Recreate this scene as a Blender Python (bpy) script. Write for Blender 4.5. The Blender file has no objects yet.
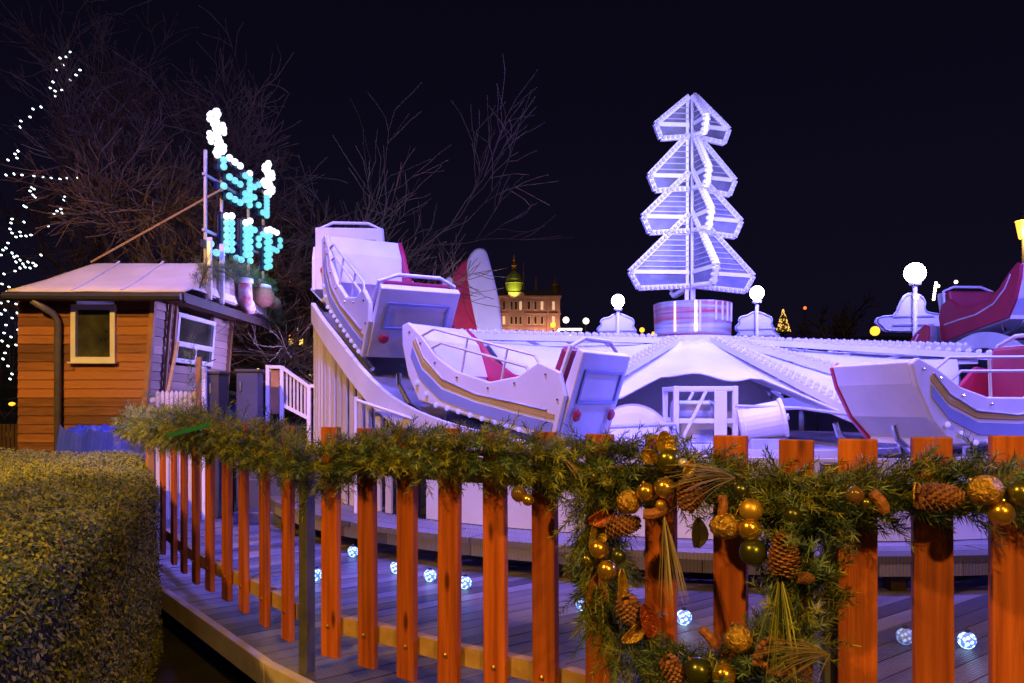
import bpy, math, random
from mathutils import Vector, Matrix, noise
R = math.radians
PI = math.pi
rnd = random.Random(7)
scene = bpy.context.scene
col = scene.collection
F, HZ, ZC = 800.0, 403.0, 1.5          # focal length in px, horizon row, eye height


def at(u, v, Y):
    return Vector(((u - 512) / F * Y, Y, ZC + (HZ - v) / F * Y))


# ------------------------------------------------------------------ helpers
class MB:
    def __init__(self):
        self.v, self.f = [], []

    def add(self, vs, fs):
        n = len(self.v)
        self.v.extend([tuple(p) for p in vs])
        self.f.extend([tuple(i + n for i in f) for f in fs])
        return self

    def box(self, c, s, rz=0.0, M=None):
        hx, hy, hz = s[0] / 2, s[1] / 2, s[2] / 2
        vs = [Vector((x, y, z)) for z in (-hz, hz) for y in (-hy, hy) for x in (-hx, hx)]
        T = Matrix.Translation(c) @ Matrix.Rotation(rz, 4, 'Z')
        if M is not None:
            T = Matrix.Translation(c) @ M
        return self.add([T @ p for p in vs], [(0, 2, 3, 1), (4, 5, 7, 6), (0, 1, 5, 4), (2, 6, 7, 3), (0, 4, 6, 2), (1, 3, 7, 5)])

    def beam(self, a, b, w, h=None, up=(0, 0, 1)):
        a, b = Vector(a), Vector(b)
        h = h or w
        d = (b - a).normalized()
        s = d.cross(Vector(up))
        if s.length < 1e-4:
            s = d.cross(Vector((0, 1, 0)))
        s.normalize()
        u = s.cross(d)
        vs = []
        for p in (a, b):
            for i, j in ((-1, -1), (1, -1), (1, 1), (-1, 1)):
                vs.append(p + s * (i * w / 2) + u * (j * h / 2))
        return self.add(vs, [(3, 2, 1, 0), (4, 5, 6, 7), (0, 1, 5, 4), (1, 2, 6, 5), (2, 3, 7, 6), (3, 0, 4, 7)])

    def tube(self, pts, r, n=8, caps=True):
        pts = [Vector(p) for p in pts]
        rs = r if isinstance(r, (list, tuple)) else [r] * len(pts)
        base = len(self.v)
        prev = None
        for i, p in enumerate(pts):
            if i == 0:
                d = pts[1] - pts[0]
            elif i == len(pts) - 1:
                d = pts[-1] - pts[-2]
            else:
                d = pts[i + 1] - pts[i - 1]
            d.normalize()
            if prev is None:
                s = d.cross(Vector((0, 0, 1)))
                if s.length < 1e-3:
                    s = d.cross(Vector((0, 1, 0)))
            else:
                s = prev - d * prev.dot(d)
            s.normalize()
            prev = s
            t = d.cross(s)
            for k in range(n):
                a = 2 * PI * k / n
                self.v.append(tuple(p + (s * math.cos(a) + t * math.sin(a)) * rs[i]))
        for i in range(len(pts) - 1):
            for k in range(n):
                k2 = (k + 1) % n
                self.f.append((base + i * n + k, base + i * n + k2, base + (i + 1) * n + k2, base + (i + 1) * n + k))
        if caps:
            self.f.append(tuple(base + k for k in range(n))[::-1])
            self.f.append(tuple(base + (len(pts) - 1) * n + k for k in range(n)))
        return self

    def lathe(self, prof, n=16, T=None, cap=True):
        """prof: list of (r, z)"""
        T = T or Matrix()
        base = len(self.v)
        for r, z in prof:
            for k in range(n):
                a = 2 * PI * k / n
                self.v.append(tuple(T @ Vector((r * math.cos(a), r * math.sin(a), z))))
        for i in range(len(prof) - 1):
            for k in range(n):
                k2 = (k + 1) % n
                self.f.append((base + i * n + k, base + i * n + k2, base + (i + 1) * n + k2, base + (i + 1) * n + k))
        if cap:
            self.f.append(tuple(base + k for k in range(n))[::-1])
            self.f.append(tuple(base + (len(prof) - 1) * n + k for k in range(n)))
        return self

    def sphere(self, c, r, n=8, m=6, s=(1, 1, 1)):
        prof = []
        for i in range(m + 1):
            a = -PI / 2 + PI * i / m
            prof.append((max(1e-4, math.cos(a)) * r, math.sin(a) * r))
        T = Matrix.Translation(c) @ Matrix.Diagonal((s[0], s[1], s[2], 1))
        return self.lathe(prof, n, T, cap=False)

    def prism(self, pts, thick, T):
        """polygon in local XZ extruded along Y by +-thick/2, transformed by T"""
        n = len(pts)
        vs = [T @ Vector((x, -thick / 2, z)) for x, z in pts] + [T @ Vector((x, thick / 2, z)) for x, z in pts]
        fs = [tuple(range(n)), tuple(range(2 * n - 1, n - 1, -1))]
        for i in range(n):
            j = (i + 1) % n
            fs.append((j, i, n + i, n + j))
        return self.add(vs, fs)


def build(name, mb, mat, parent=None, smooth=False, bevel=0.0, loc=None, rz=0.0, label=None):
    me = bpy.data.meshes.new(name)
    me.from_pydata(mb.v, [], mb.f)
    me.update()
    if smooth:
        me.polygons.foreach_set('use_smooth', [True] * len(me.polygons))
    me.materials.append(mat)
    o = bpy.data.objects.new(name, me)
    col.objects.link(o)
    if loc is not None:
        o.location = loc
    o.rotation_euler = (0, 0, rz)
    if parent is not None:
        o.parent = parent
    if bevel:
        b = o.modifiers.new('bevel', 'BEVEL')
        b.width = bevel
        b.segments = 2
        b.limit_method = 'ANGLE'
        b.angle_limit = R(50)
    if label:
        o['label'] = label
    return o


def part(name, mb, mat, parent, **k):
    """a part modelled in world coordinates"""
    o = build(name, mb, mat, parent, **k)
    T = Matrix()
    p = parent
    while p is not None:
        T = (Matrix.Translation(p.location) @ p.rotation_euler.to_matrix().to_4x4()) @ T if p.parent is None else T
        p = p.parent
    o.matrix_parent_inverse = T.inverted()
    return o


def subpart(name, mb, mat, parent, **k):
    """modelled in world coordinates, parent is itself a part modelled in world coordinates"""
    return build(name, mb, mat, parent, **k)


def tag(o, label, cat, group=None):
    o['label'] = label
    o['category'] = cat
    if group:
        o['group'] = group
    return o


def thing(name, label, cat, loc=(0, 0, 0), rz=0.0, group=None):
    o = bpy.data.objects.new(name, None)
    col.objects.link(o)
    o.location = loc
    o.rotation_euler = (0, 0, rz)
    o.empty_display_size = 0.1
    return tag(o, label, cat, group)


def structure(name, mb, mat, **k):
    o = build(name, mb, mat, **k)
    o['kind'] = 'structure'
    return o


def dup(root, parent=None):
    c = root.copy()
    col.objects.link(c)
    if parent is not None:
        c.parent = parent
    for ch in [x for x in bpy.data.objects if x.parent == root]:
        dup(ch, c)
    return c


# ------------------------------------------------------------------ materials
def mat(name, c1, c2=None, scale=6.0, rough=0.6, metal=0.0, bump=0.0, island=False, stretch=(1, 1, 1), emit=None, estr=0.0,
        rand=False, bscale=None, detail=5.0, sheen=0.0, spec=None, trans=0.0):
    m = bpy.data.materials.new(name)
    m.use_nodes = True
    nt = m.node_tree
    b = nt.nodes['Principled BSDF']
    b.inputs['Roughness'].default_value = rough
    b.inputs['Metallic'].default_value = metal
    if spec is not None:
        b.inputs['Specular IOR Level'].default_value = spec
    if trans:
        b.inputs['Transmission Weight'].default_value = trans
    c2 = c2 or tuple(x * 0.75 for x in c1)
    tc = nt.nodes.new('ShaderNodeTexCoord')
    mp = nt.nodes.new('ShaderNodeMapping')
    mp.inputs['Scale'].default_value = stretch
    nt.links.new(tc.outputs['Object'], mp.inputs['Vector'])
    if rand:
        oi = nt.nodes.new('ShaderNodeObjectInfo')
        ml = nt.nodes.new('ShaderNodeMath')
        ml.operation = 'MULTIPLY'
        ml.inputs[1].default_value = 37.0
        nt.links.new(oi.outputs['Random'], ml.inputs[0])
        cb = nt.nodes.new('ShaderNodeCombineXYZ')
        for i in range(3):
            nt.links.new(ml.outputs[0], cb.inputs[i])
        nt.links.new(cb.outputs[0], mp.inputs['Location'])
    nz = nt.nodes.new('ShaderNodeTexNoise')
    nz.inputs['Scale'].default_value = scale
    nz.inputs['Detail'].default_value = detail
    nt.links.new(mp.outputs[0], nz.inputs['Vector'])
    rp = nt.nodes.new('ShaderNodeValToRGB')
    rp.color_ramp.elements[0].position = 0.3
    rp.color_ramp.elements[1].position = 0.72
    rp.color_ramp.elements[0].color = (*c2, 1)
    rp.color_ramp.elements[1].color = (*c1, 1)
    src = nz.outputs['Fac']
    if island:
        g = nt.nodes.new('ShaderNodeNewGeometry')
        mx = nt.nodes.new('ShaderNodeMath')
        mx.operation = 'MULTIPLY_ADD'
        mx.inputs[1].default_value = 0.55
        nt.links.new(g.outputs['Random Per Island'], mx.inputs[0])
        m2 = nt.nodes.new('ShaderNodeMath')
        m2.operation = 'MULTIPLY'
        m2.inputs[1].default_value = 0.5
        nt.links.new(nz.outputs['Fac'], m2.inputs[0])
        nt.links.new(m2.outputs[0], mx.inputs[2])
        src = mx.outputs[0]
    nt.links.new(src, rp.inputs['Fac'])
    nt.links.new(rp.outputs['Color'], b.inputs['Base Color'])
    if bump:
        bp = nt.nodes.new('ShaderNodeBump')
        bp.inputs['Strength'].default_value = bump
        bp.inputs['Distance'].default_value = 0.02
        nb = nt.nodes.new('ShaderNodeTexNoise')
        nb.inputs['Scale'].default_value = bscale or scale * 3
        nb.inputs['Detail'].default_value = 6
        nt.links.new(mp.outputs[0], nb.inputs['Vector'])
        nt.links.new(nb.outputs['Fac'], bp.inputs['Height'])
        nt.links.new(bp.outputs[0], b.inputs['Normal'])
    if emit:
        b.inputs['Emission Color'].default_value = (*emit, 1)
        b.inputs['Emission Strength'].default_value = estr
    return m


def glow(name, c, s):
    m = bpy.data.materials.new(name)
    m.use_nodes = True
    nt = m.node_tree
    b = nt.nodes['Principled BSDF']
    b.inputs['Base Color'].default_value = (*[min(1, x * .6 + .1) for x in c], 1)
    b.inputs['Emission Color'].default_value = (*c, 1)
    b.inputs['Emission Strength'].default_value = s
    return m


def wave_boards(m, scale, axis='X', strength=0.6):
    """fine grooves along a decking board"""
    nt = m.node_tree
    b = nt.nodes['Principled BSDF']
    tc = [n for n in nt.nodes if n.type == 'TEX_COORD'][0]
    w = nt.nodes.new('ShaderNodeTexWave')
    w.wave_type = 'BANDS'
    w.bands_direction = axis
    w.inputs['Scale'].default_value = scale
    w.inputs['Distortion'].default_value = 0.4
    nt.links.new(tc.outputs['Object'], w.inputs['Vector'])
    bp = nt.nodes.new('ShaderNodeBump')
    bp.inputs['Strength'].default_value = strength
    bp.inputs['Distance'].default_value = 0.006
    nt.links.new(w.outputs['Fac'], bp.inputs['Height'])
    nt.links.new(bp.outputs[0], b.inputs['Normal'])


M = {
    'ground': mat('ground_soil', (.035, .03, .024), (.012, .011, .01), 3, .95, bump=.6),
    'hill': mat('hill_grass', (.03, .045, .02), (.012, .02, .01), .3, .95, bump=.5),
    'picket': mat('picket_wood', (.60, .155, .026), (.27, .05, .008), 4, .55, stretch=(9, 9, .45), bump=.35, rand=True, bscale=9),
    'rail': mat('rail_wood', (.48, .32, .13), (.36, .22, .08), 6, .6, stretch=(3, 3, 3), bump=.15),
    'steel_post': mat('galvanised_steel', (.22, .22, .21), (.13, .13, .12), 12, .45, .6),
    'bolt': mat('brass_bolt', (.6, .42, .15), (.4, .25, .08), 20, .35, .8),
    'deck': mat('decking_timber', (.20, .18, .16), (.08, .07, .06), 2.5, .5, island=True, stretch=(1, 1, 1)),
    'deck_edge': mat('deck_edge_timber', (.55, .48, .38), (.40, .33, .25), 5, .6, bump=.2),
    'needle': mat('fir_needles', (.30, .33, .045), (.04, .075, .018), 2.5, .55, island=True, detail=1),
    'needle_blue': mat('blue_fir_needles', (.17, .27, .15), (.02, .06, .04), 2.5, .5, island=True, detail=1),
    'needle_pale': mat('dried_pale_needles', (.34, .27, .15), (.14, .12, .06), 3, .55, island=True),
    'stem': mat('twig_brown', (.07, .045, .025), (.03, .02, .012), 8, .8),
    'gold': mat('gold_bauble', (.80, .50, .07), (.68, .40, .05), 5, .24, .85),
    'gold_matte': mat('matt_gold_bauble', (.70, .45, .08), (.58, .35, .05), 7, .42, .7),
    'gold_glitter': mat('glitter_gold', (.85, .55, .12), (.40, .22, .03), 60, .38, .8, bump=1.0, bscale=70),
    'olive': mat('olive_bauble', (.26, .25, .035), (.18, .17, .02), 5, .26, .8),
    'olive_dark': mat('dark_olive_bauble', (.12, .14, .03), (.07, .085, .02), 5, .3, .75),
    'copper_glass': mat('copper_glass_bauble', (.55, .22, .08), (.20, .30, .10), 4, .08, .7),
    'cap': mat('bauble_cap', (.55, .40, .15), (.4, .3, .1), 20, .3, 1),
    'cone': mat('pine_cone_brown', (.30, .13, .055), (.13, .055, .025), 10, .6, island=True),
    'bark': mat('cinnamon_bark', (.38, .15, .05), (.20, .07, .02), 14, .6, bump=.5),
    'gold_leaf': mat('gold_leaf_foil', (.60, .42, .06), (.35, .22, .03), 20, .35, .7, bump=.6),
    'red_bead': mat('red_glitter_berry', (.40, .09, .03), (.22, .04, .015), 30, .3, .4, bump=.6),
    'dark_leaf': mat('dark_leaf', (.05, .04, .02), (.03, .025, .015), 10, .4),
    'silver': mat('silver_ball', (.75, .75, .78), (.6, .6, .65), 20, .3, .6, bump=.5),
    'hedge_leaf': mat('hedge_leaves', (.30, .31, .035), (.04, .075, .018), 1.6, .6, island=True, detail=2),
    'hedge_core': mat('hedge_inner_twigs', (.02, .018, .01), (.008, .008, .005), 10, .95),
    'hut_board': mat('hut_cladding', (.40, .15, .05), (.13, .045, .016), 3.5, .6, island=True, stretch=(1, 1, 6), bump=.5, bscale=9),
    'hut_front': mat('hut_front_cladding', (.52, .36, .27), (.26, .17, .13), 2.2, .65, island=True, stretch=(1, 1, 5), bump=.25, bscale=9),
    'trim_wood': mat('trim_wood', (.42, .22, .09), (.28, .13, .05), 7, .6),
    'dark_wood': mat('dark_wood', (.08, .045, .028), (.045, .025, .015), 6, .7),
    'canvas': mat('white_roof_canvas', (.84, .78, .70), (.66, .60, .54), 1.8, .75, bump=.35, bscale=4),
    'white_frame': mat('white_upvc', (.80, .80, .80), (.72, .72, .74), 8, .35),
    'glass': mat('reflection_tinted_glass', (.085, .085, .045), (.02, .022, .016), 5, .06, 0, spec=.8),  # yellow-green mottling painted in for reflections on dusty glass
    'pipe': mat('grey_downpipe', (.16, .15, .17), (.11, .10, .12), 10, .4),
    'blue_tarp': mat('blue_tarpaulin', (.04, .09, .62), (.03, .05, .42), 3, .28, bump=.3),
    'navy': mat('navy_panel', (.05, .055, .13), (.035, .04, .09), 4, .5),
    'dark_grey': mat('dark_grey_paint', (.045, .045, .055), (.03, .03, .04), 6, .5),
    'white': mat('white_paint', (.80, .80, .82), (.68, .68, .72), 3, .4, bump=.05),
    'snow_sheet': mat('white_snow_fabric', (.80, .80, .82), (.60, .60, .66), 1.3, .7, bump=.5, bscale=2.5),
    'grey_track': mat('track_floor', (.22, .22, .24), (.14, .14, .16), 4, .5),
    'slat': mat('pale_slats', (.62, .58, .54), (.48, .44, .40), 4, .6, island=True),
    'red': mat('red_lacquer', (.50, .03, .06), (.36, .02, .045), 3, .3),
    'seat': mat('red_vinyl', (.35, .025, .05), (.25, .02, .04), 5, .45),
    'chrome': mat('chrome', (.8, .8, .82), (.7, .7, .72), 5, .15, 1),
    'machine': mat('machine_grey', (.50, .50, .52), (.36, .36, .38), 8, .45, .2),
    'frosted': mat('frosted_panel', (.17, .17, .20), (.08, .08, .10), 6, .35, bump=.2),
    'car_blue': mat('pale_blue_lacquer', (.30, .36, .62), (.24, .29, .55), 3, .3),
    'car_gold': mat('gold_lacquer', (.62, .45, .16), (.5, .34, .1), 4, .3),
    'sign_back': mat('sign_back_paint', (.012, .014, .06), (.008, .01, .04), 4, .6),
    'rubber': mat('black_rubber', (.025, .025, .025), (.015, .015, .015), 8, .7),
    'tree_bark': mat('bare_tree_bark', (.19, .125, .07), (.11, .07, .04), 4, .9, bump=.5),
    'tree_far': mat('far_tree_bark', (.14, .105, .05), (.08, .06, .03), 4, .9),
    'stone': mat('pale_sandstone', (.46, .36, .32), (.34, .26, .24), .6, .85, bump=.3),
    'stone_dark': mat('shaded_sandstone', (.30, .24, .22), (.22, .17, .16), .6, .85),
    'slate': mat('slate_roof', (.10, .10, .13), (.06, .06, .08), 2, .6),
    'verdigris': mat('copper_dome_green', (.30, .40, .10), (.20, .28, .07), 1.5, .5),
    'gilt': mat('gilded_figure', (.6, .38, .08), (.4, .24, .05), 3, .35, .6),
    'far_wall': mat('far_building_wall', (.05, .042, .036), (.03, .025, .022), .5, .9),
    'cable': mat('orange_cable', (.70, .25, .05), (.6, .2, .04), 10, .5),
    'streak_green': mat('green_streak', (.03, .30, .15), (.02, .22, .10), 10, .4),
    'plush': mat('brown_plush', (.38, .17, .08), (.27, .11, .05), 25, .9, bump=.6),
    'plush_red': mat('red_white_knit', (.60, .10, .10), (.75, .70, .68), 9, .9, bump=.4, detail=1),
    'cutout_snow': mat('painted_snow_board', (.80, .80, .84), (.62, .62, .70), 1.2, .7, bump=.4, bscale=6),
    'e_cyan': glow('cyan_bulb', (.22, .80, .74), .8),
    'e_white': glow('white_bulb', (.92, 1, .95), 1.6),
    'e_lamp': glow('blue_white_lamp', (.72, .78, 1.0), 26),
    'e_fairy': glow('fairy_light', (.80, .95, .95), 5.0),
    'e_violet': glow('violet_bulb', (.36, .30, 1.0), .9),
    'e_tube': glow('tree_tube_light', (.42, .39, 1.0), .5),
    'e_amber': glow('sodium_lamp', (1.0, .42, .03), 2.4),
    'e_warm': glow('warm_lamp', (1.0, .82, .6), 5),
    'e_red': glow('red_lamp', (1.0, .15, .04), 2),
    'e_window': glow('lit_window', (1.0, .62, .12), 1.6),
    'e_winfaint': glow('dim_lit_window', (1.0, .72, .45), .55),
    'e_gold': glow('golden_fairy_light', (1.0, .55, .12), 1.6),
    'e_strip': glow('warm_strip_light', (1.0, .62, .15), 1.4),
}
def tone(m, lo, hi):
    nt = m.node_tree
    b = nt.nodes['Principled BSDF']
    src = b.inputs['Base Color'].links[0].from_socket
    oi = nt.nodes.new('ShaderNodeObjectInfo')
    mr = nt.nodes.new('ShaderNodeMapRange')
    mr.inputs[3].default_value, mr.inputs[4].default_value = lo, hi
    nt.links.new(oi.outputs['Random'], mr.inputs[0])
    hs = nt.nodes.new('ShaderNodeHueSaturation')
    nt.links.new(mr.outputs[0], hs.inputs['Value'])
    nt.links.new(src, hs.inputs['Color'])
    # knots: small dark rounded spots in the grain
    tc = [n for n in nt.nodes if n.type == 'TEX_COORD'][0]
    oj = nt.nodes.new('ShaderNodeMapping')
    oj.inputs['Scale'].default_value = (9, 2, 3.2)
    cb = nt.nodes.new('ShaderNodeCombineXYZ')
    ml = nt.nodes.new('ShaderNodeMath')
    ml.operation = 'MULTIPLY'
    ml.inputs[1].default_value = 50
    nt.links.new(oi.outputs['Random'], ml.inputs[0])
    for i in range(3):
        nt.links.new(ml.outputs[0], cb.inputs[i])
    nt.links.new(cb.outputs[0], oj.inputs['Location'])
    nt.links.new(tc.outputs['Object'], oj.inputs[0])
    vo = nt.nodes.new('ShaderNodeTexVoronoi')
    vo.inputs['Scale'].default_value = 1.0
    nt.links.new(oj.outputs[0], vo.inputs['Vector'])
    rp = nt.nodes.new('ShaderNodeValToRGB')
    rp.color_ramp.elements[0].position, rp.color_ramp.elements[0].color = .07, (.25, .2, .18, 1)
    rp.color_ramp.elements[1].position, rp.color_ramp.elements[1].color = .16, (1, 1, 1, 1)
    nt.links.new(vo.outputs['Distance'], rp.inputs[0])
    mx = nt.nodes.new('ShaderNodeMix')
    mx.data_type, mx.blend_type = 'RGBA', 'MULTIPLY'
    mx.inputs[0].default_value = 1
    nt.links.new(hs.outputs[0], mx.inputs[6])
    nt.links.new(rp.outputs[0], mx.inputs[7])
    nt.links.new(mx.outputs[2], b.inputs['Base Color'])


tone(M['picket'], .75, 1.2)
wave_boards(M['deck'], 14, 'X', .8)

# faceted LED ball: bright specks under a clear crackled shell
def led_ball_mat(name, c, s):
    m = bpy.data.materials.new(name)
    m.use_nodes = True
    nt = m.node_tree
    b = nt.nodes['Principled BSDF']
    b.inputs['Base Color'].default_value = (.25, .35, .7, 1)
    b.inputs['Roughness'].default_value = .2
    tc = nt.nodes.new('ShaderNodeTexCoord')
    vo = nt.nodes.new('ShaderNodeTexVoronoi')
    vo.inputs['Scale'].default_value = 55
    nt.links.new(tc.outputs['Object'], vo.inputs['Vector'])
    rp = nt.nodes.new('ShaderNodeValToRGB')
    rp.color_ramp.elements[0].position = .22
    rp.color_ramp.elements[0].color = (1, 1, 1, 1)
    rp.color_ramp.elements[1].position = .55
    rp.color_ramp.elements[1].color = (.03, .06, .16, 1)
    nt.links.new(vo.outputs['Distance'], rp.inputs[0])
    mx = nt.nodes.new('ShaderNodeMix')
    mx.data_type = 'RGBA'
    mx.blend_type = 'MULTIPLY'
    mx.inputs[0].default_value = 1
    nt.links.new(rp.outputs[0], mx.inputs[6])
    mx.inputs[7].default_value = (*c, 1)
    nt.links.new(mx.outputs[2], b.inputs['Emission Color'])
    b.inputs['Emission Strength'].default_value = s
    return m


M['e_ball'] = led_ball_mat('led_ball_bright', (.35, .62, 1.0), 5.5)
M['e_ball_dim'] = led_ball_mat('led_ball_dim', (.25, .45, 1.0), 1.1)

# striped drum: bands of red, silver and white round the barrel
def drum_mat():
    m = mat('striped_drum_foil', (.6, .2, .18), (.5, .45, .5), 3, .3, .35)
    nt = m.node_tree
    b = nt.nodes['Principled BSDF']
    tc = [n for n in nt.nodes if n.type == 'TEX_COORD'][0]
    mp = nt.nodes.new('ShaderNodeMapping')
    mp.inputs['Scale'].default_value = (.6, .6, 14)
    nt.links.new(tc.outputs['Object'], mp.inputs[0])
    nz = nt.nodes.new('ShaderNodeTexNoise')
    nz.inputs['Scale'].default_value = 1.6
    nz.inputs['Detail'].default_value = 4
    nt.links.new(mp.outputs[0], nz.inputs['Vector'])
    rp = nt.nodes.new('ShaderNodeValToRGB')
    cr = rp.color_ramp
    cr.elements[0].position, cr.elements[0].color = .3, (.45, .06, .07, 1)
    cr.elements[1].position, cr.elements[1].color = .68, (.72, .66, .72, 1)
    e = cr.elements.new(.46)
    e.color = (.55, .20, .16, 1)
    e = cr.elements.new(.55)
    e.color = (.38, .42, .36, 1)
    nt.links.new(nz.outputs['Fac'], rp.inputs[0])
    nt.links.new(rp.outputs[0], b.inputs['Base Color'])
    return m


M['drum'] = drum_mat()

# ------------------------------------------------------------------ ground, hill, sky
def hill_z(Y):
    return 0.0 if Y < 40 else 18.0 * (Y - 40) / 160 if Y < 200 else 18.0 + (Y - 200) * .02


g = MB()
n = 24
for iy, y in enumerate([-60, -20, 0, 10, 20, 30, 40]):
    for ix in range(n + 1):
        g.v.append(((ix / n - .5) * 400, y, 0))
rows = 7
for r_ in range(rows - 1):
    for ix in range(n):
        a = r_ * (n + 1) + ix
        g.f.append((a, a + 1, a + n + 2, a + n + 1))
structure('ground', g, M['ground'])
h = MB()
ys = [40, 50, 60, 70, 80, 90, 100, 110, 120, 135, 150, 170, 190, 215, 260, 400]
for y in ys:
    for ix in range(41):
        x = (ix / 40 - .5) * 600
        z = hill_z(y)
        if 40 < y:
            z += noise.noise((x * .03, y * .03, 0)) * min(1.2, (y - 40) * .03)
        h.v.append((x, y, z))
for r_ in range(len(ys) - 1):
    for ix in range(40):
        a = r_ * 41 + ix
        h.f.append((a, a + 1, a + 42, a + 41))
structure('hill', h, M['hill'], smooth=True)

# ------------------------------------------------------------------ fence
RIGHT = [(331, 231), (368, 239), (407, 250), (449, 262), (496, 272), (546, 284), (600, 300), (661, 316), (731, 332),
         (795, 346), (857, 358), (934, 366), (1010, 370), (1088, 373)]
LEFT = [(163, 137), (174, 147), (184, 155), (196, 164), (210, 171.5), (227, 180), (244, 189), (265, 202), (288, 214.5)]


def fpos(p):
    return Vector(((p[0] - 512) / p[1], F / p[1], 0))


RP = [fpos(p) for p in RIGHT]
LP = [fpos(p) for p in LEFT]


def fit_line(P):
    return P


def make_fence(P, label, post_pts):
    root = thing('picket_fence', label, 'fence', (P[0].x, P[0].y, .3))
    first = None
    for i, p in enumerate(P):
        a, b = P[max(0, i - 1)], P[min(len(P) - 1, i + 1)]
        d = (b - a)
        ang = math.atan2(d.y, d.x)
        w = .098 + rnd.uniform(-.005, .005)
        mb = MB()
        hh = 1.0 + rnd.uniform(-.008, .008)
        mb.box((0, 0, hh / 2), (w, .028, hh))
        o = build('picket', mb, M['picket'], root, bevel=.003,
                  loc=(p.x - root.location.x, p.y - root.location.y, .1 + rnd.uniform(-.006, .006)), rz=ang + rnd.uniform(-.02, .02))
        o.rotation_euler[1] = rnd.uniform(-.008, .008)
        b_ = MB()
        b_.lathe([(.009, 0), (.009, .006), (.004, .009)], 8, Matrix.Translation((rnd.uniform(-.01, .01), -.0145, .135)) @ Matrix.Rotation(R(90), 4, 'X'))
        build('bolt', b_, M['bolt'], o)
    for z, nm in ((.535, 'rail'), (1.235, 'rail')):
        mb = MB()
        for i in range(len(P) - 1):
            d = (P[i + 1] - P[i]).normalized()
            nrm = Vector((-d.y, d.x, 0))
            off = nrm * .042
            a = P[i] - d * (.02 if i else .06) + off
            b = P[i + 1] + d * (.0 if i < len(P) - 2 else .06) + off
            mb.beam(Vector((a.x, a.y, z)), Vector((b.x, b.y, z)), .045, .072)
        part('rail', mb, M['rail'], root)
    for q in post_pts:
        mb = MB()
        mb.box((q[0], q[1], .5 * (q[2] + q[3])), (.052, .052, q[3] - q[2]), q[4])
        mb.box((q[0], q[1], q[3] + .004), (.056, .056, .008), q[4])
        part('post', mb, M[q[5]], root, bevel=.004)
    return root


make_fence(RP, 'orange lit picket fence carrying the fir wreath, nearest the camera', [
    ((307 - 512) / 224, F / 224, 0.0, 1.24, R(-35), 'steel_post'),
    ((831 - 512) / 348, F / 348, .0, 1.32, R(-8), 'steel_post'),
])
make_fence(LP, 'orange picket fence running back beside the hedge towards the wooden hut', [
    ((150 - 512) / 128, F / 128, .3, 1.36, R(-50), 'trim_wood')])

# ------------------------------------------------------------------ deck
def clip_poly(poly, clip):
    out = poly
    for i in range(len(clip)):
        a, b = clip[i], clip[(i + 1) % len(clip)]
        inp, out = out, []
        if not inp:
            return []
        def side(p):
            return (b[0] - a[0]) * (p[1] - a[1]) - (b[1] - a[1]) * (p[0] - a[0])
        for j in range(len(inp)):
            p, q = inp[j], inp[(j + 1) % len(inp)]
            sp, sq = side(p), side(q)
            if sp >= 0:
                out.append(p)
            if (sp >= 0) != (sq >= 0):
                t = sp / (sp - sq)
                out.append((p[0] + (q[0] - p[0]) * t, p[1] + (q[1] - p[1]) * t))
    return out


DECK = [(-4.4, 8.6), (-2.52, 5.55), (-1.10, 3.70), (-.3, 2.85), (.25, 2.38), (1.05, 2.04), (2.2, 1.98), (9.5, 2.6), (9.5, 11), (-3.4, 11)]
ang = R(38)
ca, sa = math.cos(ang), math.sin(ang)
dk = MB()
bw = .125
for k in range(-80, 130):
    y0, y1 = k * bw, k * bw + bw - .008
    strip = [(-20, y0), (20, y0), (20, y1), (-20, y1)]
    rot = [(x * ca - y * sa, x * sa + y * ca) for x, y in strip]
    pg = clip_poly(rot, DECK)
    if len(pg) >= 3:
        # local frame of the deck object is turned by ang so that the grooves run along the boards
        loc = [(x * ca + y * sa, -x * sa + y * ca) for x, y in pg]
        nn = len(loc)
        dz = rnd.uniform(-.0015, .0015)
        dk.add([Vector((x, y, .25)) for x, y in loc] + [Vector((x, y, .30 + dz)) for x, y in loc],
               [tuple(range(nn - 1, -1, -1)), tuple(range(nn, 2 * nn))] + [(i, (i + 1) % nn, nn + (i + 1) % nn, nn + i) for i in range(nn)])
M['deck_y'] = mat('decking_timber_lengthwise', (.21, .19, .18), (.07, .062, .058), 2.2, .38, island=True, stretch=(.6, 6, 1))
wave_boards(M['deck_y'], 21, 'Y', .9)
deck = thing('wooden_deck', 'raised grooved timber deck behind the picket fence', 'deck', (0, 0, 0), ang)
deck['kind'] = 'structure'
build('boards', dk, M['deck_y'], deck)
ed = MB()
for i in range(0, 7):
    a, b = DECK[i], DECK[i + 1]
    d = Vector((b[0] - a[0], b[1] - a[1], 0)).normalized()
    nrm = Vector((d.y, -d.x, 0))
    pa = Vector((a[0], a[1], .248)) + nrm * .026
    pb = Vector((b[0], b[1], .248)) + nrm * .026
    ed.beam(pa, pb - d * .003, .045, .118)
part('edge_board', ed, M['deck_edge'], deck, bevel=.004)
for i in range(0, 6):
    a, b = Vector((*DECK[i], 0)), Vector((*DECK[i + 1], 0))
    L = (b - a).length
    d = (b - a).normalized()
    nrm = Vector((-d.y, d.x, 0))
    for t in range(max(1, int(L / 1.1))):
        p = a + d * (t * 1.1 + .5) + nrm * .25
        jo = MB()
        jo.box((p.x, p.y, .12), (.09, .09, .258))
        part('support', jo, M['dark_wood'], deck)

# step ring round the ride
CX, CY = 2.29, 10.15
RC = 4.2


def pol(th, r, z):
    a = R(th)
    return Vector((CX + r * math.cos(a), CY + r * math.sin(a), z))


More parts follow.
